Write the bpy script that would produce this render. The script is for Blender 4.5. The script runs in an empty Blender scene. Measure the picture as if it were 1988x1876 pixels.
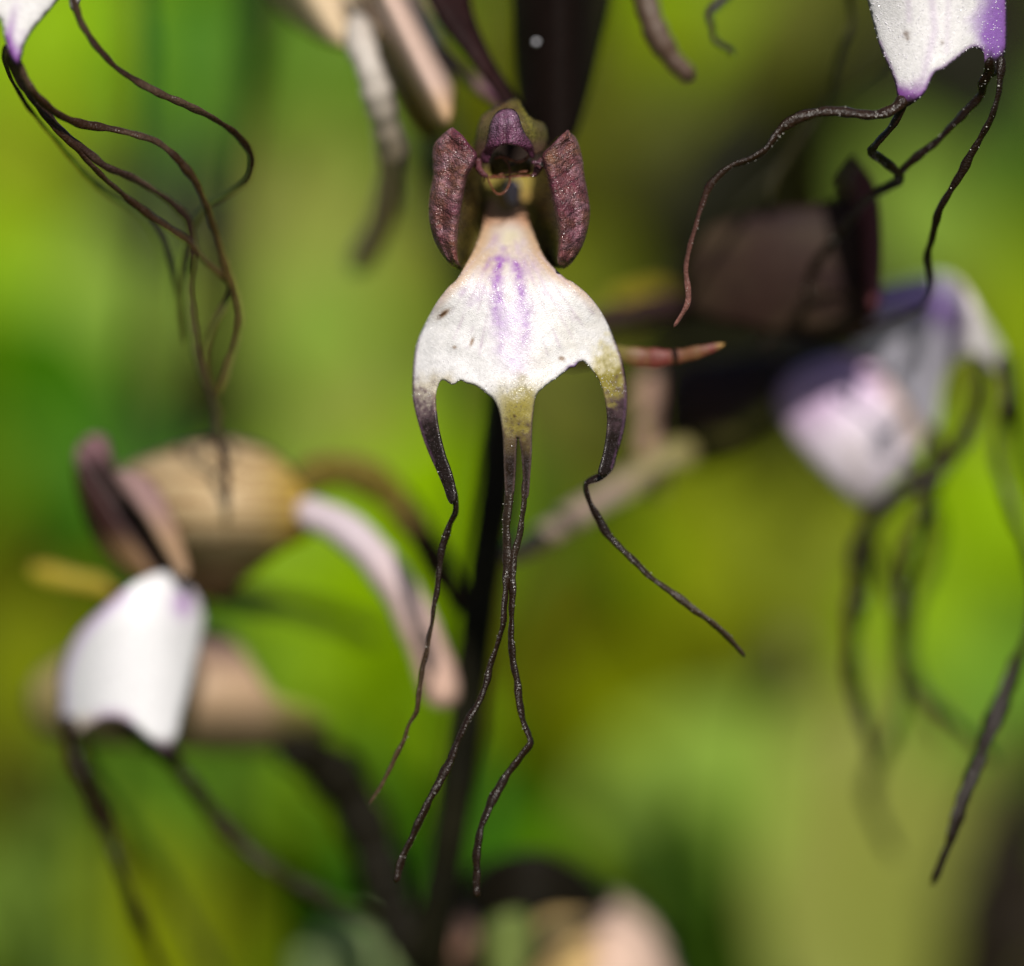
import bpy, math, random
import numpy as np
from mathutils import Vector, Matrix
from mathutils.geometry import delaunay_2d_cdt

random.seed(11)
rng = np.random.default_rng(11)
scene = bpy.context.scene
col = scene.collection

# ------------------------------------------------------------------ camera
FOCUS = Vector((0.0, 0.0, 0.30))          # the flower in focus stands 30 cm above the ground
DIST = 0.40
PITCH = math.radians(10)
WIDTH = 0.096                             # width of the field at the focus distance
FWD = Vector((0, math.cos(PITCH), -math.sin(PITCH)))
RIGHT = Vector((1, 0, 0))
UP = Vector((0, math.sin(PITCH), math.cos(PITCH)))
CAM = FOCUS - FWD * DIST
cam = bpy.data.cameras.new('camera')
cam_o = bpy.data.objects.new('camera', cam)
col.objects.link(cam_o)
cam_o.matrix_world = Matrix((RIGHT, UP, -FWD)).transposed().to_4x4()
cam_o.location = CAM
cam.sensor_width = 36
cam.lens = 36 * DIST / WIDTH
cam.clip_start = 0.01
cam.clip_end = 500
cam.dof.use_dof = True
cam.dof.focus_distance = DIST
cam.dof.aperture_fstop = 4.3
scene.camera = cam_o

# ------------------------------------------------------------------ sky, sun, exposure
SUN_EL = math.radians(45)
SUN_AZ = math.radians(7)                  # a little to the right of the camera's back
sun_from = Vector((math.sin(SUN_AZ) * math.cos(SUN_EL), -math.cos(SUN_AZ) * math.cos(SUN_EL), math.sin(SUN_EL)))
world = bpy.data.worlds.new('World')
scene.world = world
world.use_nodes = True
wn = world.node_tree.nodes
sky = wn.new('ShaderNodeTexSky')
sky.sky_type = 'NISHITA'
sky.sun_disc = False
sky.sun_elevation = SUN_EL
sky.sun_rotation = math.atan2(sun_from.x, sun_from.y)
wn['Background'].inputs['Strength'].default_value = 0.05
world.node_tree.links.new(sky.outputs[0], wn['Background'].inputs['Color'])
sun = bpy.data.lights.new('sun', 'SUN')
sun.energy = 4.2
sun.angle = math.radians(0.53)
sun.color = (1.0, 0.955, 0.88)
sun_o = bpy.data.objects.new('sun', sun)
sun_o.rotation_euler = sun_from.to_track_quat('Z', 'Y').to_euler()
sun_o.location = (0, 0, 5)
col.objects.link(sun_o)
scene.view_settings.view_transform = 'Standard'
scene.view_settings.look = 'None'
scene.view_settings.exposure = 0.0
scene.view_settings.gamma = 1.0
scene.view_settings.use_curve_mapping = False
scene.cycles.use_denoising = True
scene.cycles.max_bounces = 4
scene.cycles.diffuse_bounces = 2
scene.cycles.glossy_bounces = 2

# ------------------------------------------------------------------ measuring
# Plan of the spike: x, y count across and down in steps of WIDTH/1988 at the focus distance, d is millimetres behind it.
UNIT = WIDTH / 1988.0

def W(x, y, d):
    x = np.asarray(x, float); y = np.asarray(y, float); d = np.asarray(d, float)
    x, y, d = np.broadcast_arrays(x, y, d)
    k = (DIST + d * 1e-3) / DIST * UNIT
    X = (x - 994) * k; Y = -(y - 938) * k; Z = d * 1e-3
    return (np.array(FOCUS)[None, :] + X.ravel()[:, None] * np.array(RIGHT) + Y.ravel()[:, None] * np.array(UP)
            + Z.ravel()[:, None] * np.array(FWD))

def P(x, y, d):
    return Vector(W([x], [y], [d])[0])

def lin(r, g, b, k=1.0):
    f = lambda c: ((c / 255 + 0.055) / 1.055) ** 2.4 if c > 10 else c / 255 / 12.92
    return np.array([f(r) * k, f(g) * k, f(b) * k])

def smooth01(a, b, x):
    t = np.clip((x - a) / (b - a), 0, 1)
    return t * t * (3 - 2 * t)

def mix(a, b, t):
    t = np.asarray(t)[:, None]
    return np.asarray(a) * (1 - t) + np.asarray(b) * t

_lat = rng.uniform(-1, 1, (64, 64))
def wave(x, y, size, seed=0, n=3):
    """smooth random field of about +-1 with features of the given size"""
    x = np.asarray(x, float); y = np.asarray(y, float)
    v = np.zeros_like(x); amp = 1.0; tot = 0
    for o_ in range(n):
        a = 0.6 + 1.1 * o_ + seed
        u = (x * math.cos(a) - y * math.sin(a)) / size * 2 ** o_ + seed * 17.3
        w = (x * math.sin(a) + y * math.cos(a)) / size * 2 ** o_ + seed * 5.7
        iu = np.floor(u).astype(int); iw = np.floor(w).astype(int); fu = u - iu; fw = w - iw
        fu = fu * fu * (3 - 2 * fu); fw = fw * fw * (3 - 2 * fw)
        g = lambda p, q: _lat[p % 64, q % 64]
        v += amp * ((g(iu, iw) * (1 - fu) + g(iu + 1, iw) * fu) * (1 - fw) + (g(iu, iw + 1) * (1 - fu) + g(iu + 1, iw + 1) * fu) * fw)
        tot += amp * amp; amp *= 0.6
    return v * 1.5 / math.sqrt(tot)

def seg_dist(x, y, line):
    """distance to a polyline and the position along it (0..1)"""
    best = np.full(len(x), 1e9); pos = np.zeros(len(x)); n = len(line) - 1
    for i in range(n):
        a = np.array(line[i][:2], float); b = np.array(line[i + 1][:2], float); ab = b - a
        t = np.clip(((x - a[0]) * ab[0] + (y - a[1]) * ab[1]) / max(1e-9, ab @ ab), 0, 1)
        dd = np.hypot(x - a[0] - t * ab[0], y - a[1] - t * ab[1])
        m = dd < best
        best[m] = dd[m]; pos[m] = (i + t[m]) / n
    return best, pos

def catmull(pts, n_per, closed=False):
    p = np.array(pts, float); N = len(p); out = []
    rngi = range(N) if closed else range(N - 1)
    for i in rngi:
        if closed:
            a, b, c, d = p[(i - 1) % N], p[i], p[(i + 1) % N], p[(i + 2) % N]
        else:
            b, c = p[i], p[i + 1]
            a = p[i - 1] if i > 0 else 2 * b - c
            d = p[i + 2] if i + 2 < N else 2 * c - b
        for k in range(n_per):
            t = k / n_per
            out.append(0.5 * ((2 * b) + (c - a) * t + (2 * a - 5 * b + 4 * c - d) * t * t + (-a + 3 * b - 3 * c + d) * t ** 3))
    if not closed:
        out.append(p[-1])
    return np.array(out)

def resample(p, step, closed=False):
    q = np.vstack([p, p[:1]]) if closed else p
    L = np.concatenate([[0], np.cumsum(np.linalg.norm(np.diff(q[:, :2], axis=0), axis=1))])
    n = max(4, int(round(L[-1] / step)))
    s = np.linspace(0, L[-1], n + 1)
    r = np.stack([np.interp(s, L, q[:, k]) for k in range(q.shape[1])], 1)
    return r[:-1] if closed else r

# ------------------------------------------------------------------ materials
def petal_material(name, rough=0.5, grain=0.25, cell=4200, bump=0.5, spec=0.5, sss=0.0, spark=0.0, coat=0.0, glow=0.0):
    m = bpy.data.materials.new(name); m.use_nodes = True
    nt = m.node_tree; n = nt.nodes; l = nt.links
    b = n['Principled BSDF']
    at = n.new('ShaderNodeAttribute'); at.attribute_name = 'pigment'
    tc = n.new('ShaderNodeTexCoord')
    nz = n.new('ShaderNodeTexNoise'); nz.inputs['Scale'].default_value = 2600; nz.inputs['Detail'].default_value = 3
    l.new(tc.outputs['Object'], nz.inputs['Vector'])
    mr = n.new('ShaderNodeMapRange')
    mr.inputs['From Min'].default_value = 0.3; mr.inputs['From Max'].default_value = 0.7
    mr.inputs['To Min'].default_value = 1 - grain; mr.inputs['To Max'].default_value = 1 + grain
    l.new(nz.outputs['Fac'], mr.inputs['Value'])
    mu = n.new('ShaderNodeVectorMath'); mu.operation = 'MULTIPLY'
    l.new(at.outputs['Color'], mu.inputs[0]); l.new(mr.outputs[0], mu.inputs[1])
    l.new(mu.outputs[0], b.inputs['Base Color'])
    vo = n.new('ShaderNodeTexVoronoi'); vo.inputs['Scale'].default_value = cell
    l.new(tc.outputs['Object'], vo.inputs['Vector'])
    bp = n.new('ShaderNodeBump'); bp.inputs['Strength'].default_value = bump; bp.inputs['Distance'].default_value = 0.00016
    bp.invert = True
    l.new(vo.outputs['Distance'], bp.inputs['Height'])
    l.new(bp.outputs[0], b.inputs['Normal'])
    b.inputs['Roughness'].default_value = rough
    b.inputs['Specular IOR Level'].default_value = spec
    if spark:
        # single glassy papillae between duller ones
        sep = n.new('ShaderNodeSeparateColor'); l.new(vo.outputs['Color'], sep.inputs[0])
        r2 = n.new('ShaderNodeMapRange')
        r2.inputs['From Min'].default_value = 0.0; r2.inputs['From Max'].default_value = 1.0
        r2.inputs['To Min'].default_value = max(0.08, rough - spark); r2.inputs['To Max'].default_value = min(0.9, rough + spark)
        l.new(sep.outputs[0], r2.inputs['Value']); l.new(r2.outputs[0], b.inputs['Roughness'])
    if sss:
        b.inputs['Subsurface Weight'].default_value = sss
        b.inputs['Subsurface Radius'].default_value = (1.0, 0.6, 0.6)
        b.inputs['Subsurface Scale'].default_value = 0.0006
    b.inputs['Coat Weight'].default_value = coat
    if glow:
        tr = n.new('ShaderNodeBsdfTranslucent'); mx = n.new('ShaderNodeMixShader'); mx.inputs[0].default_value = glow
        l.new(mu.outputs[0], tr.inputs['Color']); l.new(b.outputs[0], mx.inputs[1]); l.new(tr.outputs[0], mx.inputs[2])
        l.new(mx.outputs[0], n['Material Output'].inputs['Surface'])
    return m

M_LIP = petal_material('lip_tissue', 0.42, 0.10, 7200, 0.24, 0.45, 0.0, 0.25)
M_SEPAL = petal_material('sepal_tissue', 0.32, 0.45, 5600, 0.8, 0.6, 0.0, 0.24, glow=0.25)
M_THREAD = petal_material('thread_tissue', 0.32, 0.3, 5000, 0.4, 0.34, 0.0, 0.14)
M_SOFT = petal_material('soft_tissue', 0.5, 0.12, 3000, 0.25, 0.4)
M_STALK = petal_material('stalk_skin', 0.6, 0.3, 1500, 0.3, 0.12)

def leaf_material(name, rgb, trans=0.35, vary=0.25):
    m = bpy.data.materials.new(name); m.use_nodes = True
    nt = m.node_tree; n = nt.nodes; l = nt.links
    b = n['Principled BSDF']; out = n['Material Output']
    tc = n.new('ShaderNodeTexCoord'); nz = n.new('ShaderNodeTexNoise')
    nz.inputs['Scale'].default_value = 60; nz.inputs['Detail'].default_value = 4
    l.new(tc.outputs['Object'], nz.inputs['Vector'])
    oi = n.new('ShaderNodeObjectInfo')
    ad = n.new('ShaderNodeMath'); ad.operation = 'ADD'
    l.new(nz.outputs['Fac'], ad.inputs[0]); l.new(oi.outputs['Random'], ad.inputs[1])
    mr = n.new('ShaderNodeMapRange')
    mr.inputs['From Min'].default_value = 0.3; mr.inputs['From Max'].default_value = 1.6
    mr.inputs['To Min'].default_value = 1 - vary; mr.inputs['To Max'].default_value = 1 + vary
    l.new(ad.outputs[0], mr.inputs['Value'])
    mu = n.new('ShaderNodeVectorMath'); mu.operation = 'MULTIPLY'
    mu.inputs[0].default_value = tuple(rgb)
    l.new(mr.outputs[0], mu.inputs[1])
    l.new(mu.outputs[0], b.inputs['Base Color'])
    b.inputs['Roughness'].default_value = 0.45
    b.inputs['Specular IOR Level'].default_value = 0.08
    tr = n.new('ShaderNodeBsdfTranslucent'); l.new(mu.outputs[0], tr.inputs['Color'])
    mx = n.new('ShaderNodeMixShader'); mx.inputs[0].default_value = trans
    l.new(b.outputs[0], mx.inputs[1]); l.new(tr.outputs[0], mx.inputs[2]); l.new(mx.outputs[0], out.inputs['Surface'])
    return m

# ------------------------------------------------------------------ object helpers
def thing(name, label, cat, at, group=None):
    o = bpy.data.objects.new(name, None); col.objects.link(o)
    o.empty_display_size = 0.005
    o.location = at; o['label'] = label; o['category'] = cat
    if group: o['group'] = group
    return o

def root_of(o):
    while o.parent is not None: o = o.parent
    return o

def mesh_object(name, verts, faces, mat, parent, colours=None, smooth=True):
    off = np.array(root_of(parent).location) if parent is not None else np.zeros(3)
    me = bpy.data.meshes.new(name)
    me.from_pydata((np.asarray(verts) - off).tolist(), [], faces)
    if colours is not None:
        c = np.ones((len(verts), 4)); c[:, :3] = np.clip(colours, 0.002, 0.9)
        a = me.attributes.new('pigment', 'FLOAT_COLOR', 'POINT')
        a.data.foreach_set('color', c.ravel().astype(np.float32))
    if smooth: me.polygons.foreach_set('use_smooth', [True] * len(me.polygons))
    me.materials.append(mat)
    o = bpy.data.objects.new(name, me); col.objects.link(o)
    if parent is not None: o.parent = parent
    return o

def as_colour(c, x, y, dist):
    if callable(c): return c(x, y, dist)
    return np.repeat(np.asarray(c, float)[None, :], len(x), 0)

def sheet(name, pts, depth, colour, mat, parent, thick=8, spacing=9, round_w=None, back=True):
    """a fleshy petal: outline in plan units, depth(x, y, dist) in mm, rounded rim, closed front and back"""
    poly = resample(catmull(pts, 8, True), spacing, True)
    fine = resample(catmull(pts, 8, True), spacing * 0.4, True)
    lo = poly.min(0); hi = poly.max(0)
    gx = np.arange(lo[0], hi[0], spacing); gy = np.arange(lo[1], hi[1], spacing * 0.87)
    X, Y = np.meshgrid(gx, gy); X = X + (np.arange(len(gy)) % 2)[:, None] * spacing * 0.5
    X = X.ravel(); Y = Y.ravel()
    X = X + rng.uniform(-.12, .12, len(X)) * spacing; Y = Y + rng.uniform(-.12, .12, len(Y)) * spacing
    ins = np.zeros(len(X), bool)
    for i in range(len(poly)):
        x0, y0 = poly[i]; x1, y1 = poly[(i + 1) % len(poly)]
        if y0 == y1: continue
        c = ((y0 > Y) != (y1 > Y)) & (X < (x1 - x0) * (Y - y0) / (y1 - y0) + x0)
        ins ^= c
    X = X[ins]; Y = Y[ins]
    def bdist(x, y):
        d = np.full(len(x), 1e9)
        for k in range(0, len(x), 4000):
            s = slice(k, k + 4000)
            d[s] = np.sqrt(((x[s, None] - fine[None, :, 0]) ** 2 + (y[s, None] - fine[None, :, 1]) ** 2).min(1))
        return d
    keep = bdist(X, Y) > spacing * 0.55
    X = X[keep]; Y = Y[keep]
    nb = len(poly)
    vs = [Vector((a, b)) for a, b in poly] + [Vector((a, b)) for a, b in zip(X, Y)]
    ov, oe, of, o1, o2, o3 = delaunay_2d_cdt(vs, [], [list(range(nb))], 1, 1e-4)
    vx = np.array([v.x for v in ov]); vy = np.array([v.y for v in ov])
    rim = np.array([any(k < nb for k in ids) if ids else True for ids in o1])
    dist = bdist(vx, vy); dist[rim] = 0
    rw = round_w or thick * 1.4
    prof = np.sqrt(np.clip(1 - (1 - np.minimum(dist / rw, 1)) ** 2, 0, 1)) * thick * UNIT * 1e3 * 0.5
    base = depth(vx, vy, dist) if callable(depth) else np.full(len(vx), float(depth))
    cc = as_colour(colour, vx, vy, dist)
    F = W(vx, vy, base - prof)
    faces = []
    for f in of:
        a, b, c = f
        area = (vx[b] - vx[a]) * (vy[c] - vy[a]) - (vx[c] - vx[a]) * (vy[b] - vy[a])
        faces.append((a, b, c) if area < 0 else (a, c, b))
    B = W(vx, vy, base + prof)
    idx = np.arange(len(vx)); nxt = len(vx); bmap = idx.copy(); extra = []
    for i in idx:
        if not rim[i]:
            bmap[i] = nxt; nxt += 1; extra.append(i)
    verts = np.vstack([F, B[extra]]) if extra else F
    cols = np.vstack([cc, cc[extra]]) if extra else cc
    bf = [(int(bmap[c]), int(bmap[b]), int(bmap[a])) for a, b, c in faces]
    return mesh_object(name, verts, [tuple(int(k) for k in f) for f in faces] + bf, mat, parent, cols)

def tube(name, pts, colour, mat, parent, rings=10, step=6, flat=1.0, wob=1.0, rnoise=0.08, sink=None, twist=0.0):
    """pts: (x, y, d, radius); a tapering tube or ribbon with rounded ends"""
    p = resample(catmull(pts, 10), step)
    n = len(p)
    s = np.arange(n) * step
    ph = random.uniform(0, 100)
    env = np.minimum(1, np.minimum(np.arange(n), np.arange(n)[::-1]) / 6)
    p[:, 0] += wob * env * (np.sin(s / 23 + ph) + 0.6 * np.sin(s / 9.1 + 2 * ph))
    p[:, 2] += wob * 0.05 * env * np.sin(s / 31 + 3 * ph)
    rad = p[:, 3] * (1 + rnoise * (np.sin(s / 17 + ph * 1.7) + 0.7 * np.sin(s / 6.3 + ph)))
    C = W(p[:, 0], p[:, 1], p[:, 2])
    R = rad * UNIT * (DIST + p[:, 2] * 1e-3) / DIST
    cap = np.sqrt(np.clip(1 - (1 - np.minimum(np.arange(n) * step / np.maximum(p[:, 3], 1e-3), 1)) ** 2, 0, 1))
    R = R * np.maximum(np.minimum(cap, cap[::-1]), 0.12)
    T = np.gradient(C, axis=0); T /= np.linalg.norm(T, axis=1)[:, None]
    fw = np.array(FWD)
    verts = []; faces = []; cols = []
    tt = np.linspace(0, 1, n)
    if callable(colour): cc = colour(tt, p[:, 0], p[:, 1])
    else: cc = np.repeat(np.asarray(colour, float)[None, :], n, 0)
    for i in range(n):
        u = fw - T[i] * (fw @ T[i])
        if np.linalg.norm(u) < 1e-3: u = np.array(UP) - T[i] * (np.array(UP) @ T[i])
        u /= np.linalg.norm(u); v = np.cross(T[i], u)
        if twist:
            a = twist * math.sin(s[i] / 70 + ph); u, v = u * math.cos(a) + v * math.sin(a), v * math.cos(a) - u * math.sin(a)
        for k in range(rings):
            a = 2 * math.pi * k / rings
            verts.append(C[i] + R[i] * (math.cos(a) * v + flat * math.sin(a) * u)); cols.append(cc[i])
    for i in range(n - 1):
        for k in range(rings):
            a = i * rings + k; b = i * rings + (k + 1) % rings
            faces.append((a, b, b + rings, a + rings))
    faces.append(tuple(range(rings))[::-1]); faces.append(tuple(range((n - 1) * rings, n * rings)))
    if sink is not None: sink.append((p, rad))
    return mesh_object(name, np.array(verts), faces, mat, parent, np.array(cols))

def loft(name, rows, colour, mat, parent, nu=8, nv=7, thick=0.0004, bumps=0.0, size=30):
    """rows of (x, y, d) points, a smooth shell through all of them"""
    R = np.array(rows, float)
    a = np.stack([catmull(R[:, j], nv) for j in range(R.shape[1])], 1)
    g = np.stack([catmull(a[i], nu) for i in range(a.shape[0])], 0)
    h, w = g.shape[:2]
    x = g[..., 0].ravel(); y = g[..., 1].ravel(); d = g[..., 2].ravel()
    if bumps:
        d = d + bumps * (wave(x, y, size, 1) + 0.5 * wave(x, y, size * 0.4, 2))
    uu = np.tile(np.linspace(0, 1, w), h)
    vv = np.repeat(np.linspace(0, 1, h), w)
    verts = W(x, y, d)
    faces = [(i * w + j, i * w + j + 1, (i + 1) * w + j + 1, (i + 1) * w + j) for i in range(h - 1) for j in range(w - 1)]
    o = mesh_object(name, verts, faces, mat, parent, colour(x, y, uu, vv))
    s = o.modifiers.new('thickness', 'SOLIDIFY'); s.thickness = thick; s.offset = 0
    return o

def dust(name, paths, parent, n, size, colour=(0.7, 0.66, 0.6)):
    """tiny grains stuck to the camera side of the threads"""
    verts = []; faces = []
    o6 = np.array([(1, 0, 0), (-1, 0, 0), (0, 1, 0), (0, -1, 0), (0, 0, 1), (0, 0, -1)], float)
    f8 = [(0, 2, 4), (2, 1, 4), (1, 3, 4), (3, 0, 4), (2, 0, 5), (1, 2, 5), (3, 1, 5), (0, 3, 5)]
    for p, rad in paths:
        for _ in range(n):
            i = int(len(p) * (0.07 + 0.93 * random.random() ** 1.6)); i = min(i, len(p) - 1)
            a = random.uniform(-1.2, 1.2)
            off = math.sin(a) * rad[i]; dd = -math.cos(a) * rad[i] * UNIT * 1e3
            tx = p[min(i + 1, len(p) - 1)][:2] - p[max(i - 1, 0)][:2]; tx = tx / (np.linalg.norm(tx) + 1e-9)
            c = W([p[i, 0] - tx[1] * off], [p[i, 1] + tx[0] * off], [p[i, 2] + dd])[0]
            r = size * UNIT * random.uniform(0.4, 1.0) ** 1.5
            b = len(verts)
            st = np.array([random.uniform(.6, 1.3) for _ in range(3)])
            verts.extend(c + o6 * r * st); faces.extend([tuple(b + k for k in f) for f in f8])
    o = mesh_object(name, np.array(verts), faces, M_SOFT, parent, np.repeat(np.array([colour]), len(verts), 0), smooth=False)
    o['kind'] = 'stuff'
    return o

# ================================================================== the place: ground and sky-lit meadow
def ground():
    n = 70
    xs = np.sign(np.linspace(-1, 1, n)) * np.abs(np.linspace(-1, 1, n)) ** 4 * 150
    verts = []; faces = []
    for j in range(n):
        for i in range(n):
            x, y = xs[i], xs[j]
            r = math.hypot(x, y)
            verts.append((x, y, 0.006 * math.sin(x * 17) * math.cos(y * 13) + 0.004 * math.sin(x * 41 + y * 37) + min(r, 40) * 0.001 * math.sin(x * .3)))
    for j in range(n - 1):
        for i in range(n - 1):
            faces.append((j * n + i, j * n + i + 1, (j + 1) * n + i + 1, (j + 1) * n + i))
    m = bpy.data.materials.new('meadow_soil'); m.use_nodes = True
    nt = m.node_tree; b = nt.nodes['Principled BSDF']
    nz = nt.nodes.new('ShaderNodeTexNoise'); nz.inputs['Scale'].default_value = 25; nz.inputs['Detail'].default_value = 8
    tc = nt.nodes.new('ShaderNodeTexCoord'); nt.links.new(tc.outputs['Object'], nz.inputs['Vector'])
    cr = nt.nodes.new('ShaderNodeValToRGB')
    cr.color_ramp.elements[0].position = 0.35; cr.color_ramp.elements[0].color = (0.03, 0.022, 0.012, 1)
    cr.color_ramp.elements[1].position = 0.65; cr.color_ramp.elements[1].color = (0.06, 0.09, 0.02, 1)
    nt.links.new(nz.outputs['Fac'], cr.inputs[0]); nt.links.new(cr.outputs[0], b.inputs['Base Color'])
    b.inputs['Roughness'].default_value = 0.9
    o = mesh_object('ground', np.array(verts), faces, m, None)
    o['kind'] = 'structure'; o['label'] = 'brown and green meadow soil under the plants'
ground()

# ------------------------------------------------------------------ leaves
PALETTE = {
    'bright': lin(146, 184, 0, 1.0), 'yellow': lin(128, 140, 4, 1.0), 'vivid': lin(66, 120, 0, 1.0),
    'pale': lin(144, 174, 66, 1.0), 'khaki': lin(146, 152, 68, 1.0), 'olive': lin(84, 88, 0, 1.0),
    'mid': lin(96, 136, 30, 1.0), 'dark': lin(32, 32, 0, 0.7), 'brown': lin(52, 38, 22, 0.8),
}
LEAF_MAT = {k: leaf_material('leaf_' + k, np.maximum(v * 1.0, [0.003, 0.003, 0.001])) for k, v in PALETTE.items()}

def leaf_mesh(kind, width, seed):
    r = random.Random(seed)
    n = 8; verts = []; faces = []
    bend = r.uniform(0.05, 0.25); cup = r.uniform(0.05, 0.18); side = r.uniform(-0.08, 0.08)
    for i in range(n + 1):
        t = i / n
        w = width * (math.sin(math.pi * t ** 0.8) ** 0.9 if 0 < t < 1 else 0.015) * 0.5
        cx = side * math.sin(math.pi * t); cz = -bend * t * t
        for k, s in enumerate((-1, -0.5, 0, 0.5, 1)):
            verts.append((cx + s * w, t, cz + cup * abs(s) * w * 2 + 0.01 * math.sin(9 * t + k)))
    for i in range(n):
        for k in range(4):
            a = i * 5 + k
            faces.append((a, a + 1, a + 6, a + 5))
    me = bpy.data.meshes.new('leaf')
    me.from_pydata(verts, [], faces)
    me.polygons.foreach_set('use_smooth', [True] * len(me.polygons))
    me.materials.append(LEAF_MAT[kind])
    return me
LEAVES = {k: [leaf_mesh(k, w, sum(map(ord, k)) % 97 + i) for i, w in enumerate((0.5, 0.62, 0.75))] for k in PALETTE}

def place_leaf(parent, kind, base, tip, face, i):
    """a leaf blade from base to tip, its upper side turned towards the direction face"""
    y = (tip - base); L = y.length; y.normalize()
    z = (face - y * face.dot(y)).normalized(); x = y.cross(z)
    o = bpy.data.objects.new('leaf', LEAVES[kind][i % 3]); col.objects.link(o)
    o.parent = parent
    M = Matrix((x, y, z)).transposed().to_4x4()
    M = M @ Matrix.Diagonal((L, L, L, 1))
    M.translation = base - Vector(root_of(parent).location)
    o.matrix_basis = M
    return o

TOWARD = (sun_from * 0.75 - FWD * 0.6).normalized()
STEM_MAT = leaf_material('green_stem', lin(80, 100, 20), 0.0)

def stem_tube(path, r0, r1):
    pts = [np.array(p) for p in path]
    c = resample3(catmull(pts, 6), 14)
    verts = []; faces = []
    for i, p in enumerate(c):
        r = r0 + (r1 - r0) * i / (len(c) - 1)
        for k in range(6):
            a = k * math.pi / 3
            verts.append(p + np.array([math.cos(a) * r, math.sin(a) * r, 0]))
    for i in range(len(c) - 1):
        for k in range(6):
            a = i * 6 + k; b = i * 6 + (k + 1) % 6
            faces.append((a, b, b + 6, a + 6))
    return verts, faces

def resample3(q, n):
    L = np.concatenate([[0], np.cumsum(np.linalg.norm(np.diff(q, axis=0), axis=1))])
    s = np.linspace(0, L[-1], n)
    return np.stack([np.interp(s, L, q[:, k]) for k in range(3)], 1)

def leafy_plant(label, kind, spots, group='leafy meadow plants behind the orchid'):
    """spots: (x, y, d, length mm, direction deg, kind or None) one blade each, all on one stem from the ground"""
    cs = [P(s[0], s[1], s[2]) for s in spots]
    mean = sum(cs, Vector()) / len(cs)
    top = max(c.z for c in cs)
    foot = Vector((mean.x + random.uniform(-.02, .02), mean.y + 0.03, 0))
    root = thing('leafy_plant', label, 'plant', foot, group)
    main = [foot - Vector((0, 0, 0.01)), foot.lerp(mean, 0.5) + Vector((random.uniform(-.008, .008), 0.012, 0)), Vector((mean.x, mean.y + 0.02, max(0.05, top - 0.01)))]
    verts, faces = stem_tube(main, 0.0022, 0.0012)
    for i, s in enumerate(spots):
        c = cs[i]; L = s[3] * 1e-3; a = math.radians(s[4])
        u = (RIGHT * math.cos(a) + UP * math.sin(a) + FWD * random.uniform(-.25, .25)).normalized()
        base = c - u * L * 0.5; tip = c + u * L * 0.5
        f = (TOWARD + Vector((random.uniform(-.45, .45), random.uniform(-.2, .2), random.uniform(-.45, .45)))).normalized()
        k = s[5] if len(s) > 5 and s[5] else kind
        place_leaf(root, k, base, tip, f, i + random.randint(0, 2))
        t = min(0.9, max(0.15, (base.z - 0.04) / max(0.06, top)))
        j = Vector(main[0]).lerp(Vector(main[2]), t)
        v2, f2 = stem_tube([j, (j + base) * 0.5 + Vector((0, 0.004, 0.006)), base + u * L * 0.04], 0.0010, 0.0007)
        b = len(verts); verts += v2; faces += [tuple(q + b for q in ff) for ff in f2]
    mesh_object('stem', np.array(verts), faces, STEM_MAT, root)
    return root

# leaf colours behind the spike, dark leaves standing in for shaded patches: one letter per patch of 142 units, 14 across, 14 down
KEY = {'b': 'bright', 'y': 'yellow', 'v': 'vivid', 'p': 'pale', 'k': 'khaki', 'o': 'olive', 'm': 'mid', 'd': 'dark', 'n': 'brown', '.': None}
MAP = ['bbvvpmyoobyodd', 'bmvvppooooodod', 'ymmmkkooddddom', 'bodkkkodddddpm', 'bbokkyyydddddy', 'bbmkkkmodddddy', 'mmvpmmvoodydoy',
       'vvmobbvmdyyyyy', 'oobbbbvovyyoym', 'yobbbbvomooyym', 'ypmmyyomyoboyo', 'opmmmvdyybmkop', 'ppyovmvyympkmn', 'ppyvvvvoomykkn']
BLOCKS = [  # label, x range and y range in patches
    ('bright yellow-green leafy plant behind the tangled threads', (0, 3), (2, 6)),
    ('yellow-green leafy plant behind the cropped purple lip', (0, 3), (0, 2)),
    ('vivid green leafy plant between two dark hanging stalks', (3, 5), (0, 4)),
    ('pale khaki leafy plant behind the drooping grey spur', (5, 7), (0, 3)),
    ('pale grey-green leafy plant behind the faint brown thread', (3, 7), (4, 7)),
    ('olive leafy plant behind the maroon hood', (7, 9), (0, 4)),
    ('dark olive leafy plant with shade-dark leaf colour beside the dark stalk', (9, 12), (1, 6)),
    ('yellow-olive leafy plant behind the curled black thread', (9, 11), (0, 1)),
    ('deep green leafy plant behind the sparkling purple-edged lip', (11, 14), (0, 3)),
    ('soft green leafy plant behind the crooked black thread', (12, 14), (3, 6)),
    ('dim green leafy plant behind the olive bract', (7, 10), (4, 8)),
    ('yellow leafy plant behind the white and lilac drooping lip', (10, 14), (6, 9)),
    ('olive leafy plant behind the yellow bract tip', (0, 3), (6, 8)),
    ('fresh yellow-green leafy plant under the pale pink spur', (3, 7), (7, 10)),
    ('olive-yellow leafy plant beside the overexposed white lip', (0, 3), (8, 10)),
    ('vivid green leafy plant behind the bent thread tip', (7, 10), (8, 11)),
    ('yellowing leafy plant behind the hanging olive threads', (10, 14), (9, 11)),
    ('pale green leafy plant under the overexposed white lip', (0, 3), (10, 14)),
    ('grass-green leafy plant behind the sweeping lower thread', (3, 7), (10, 14)),
    ('yellow-green leafy plant above the tan cropped hood', (7, 10), (11, 14)),
    ('pale sunlit leafy plant beside the dark brown shape', (10, 14), (11, 14)),
]
cells = [[] for _ in BLOCKS]
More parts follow.
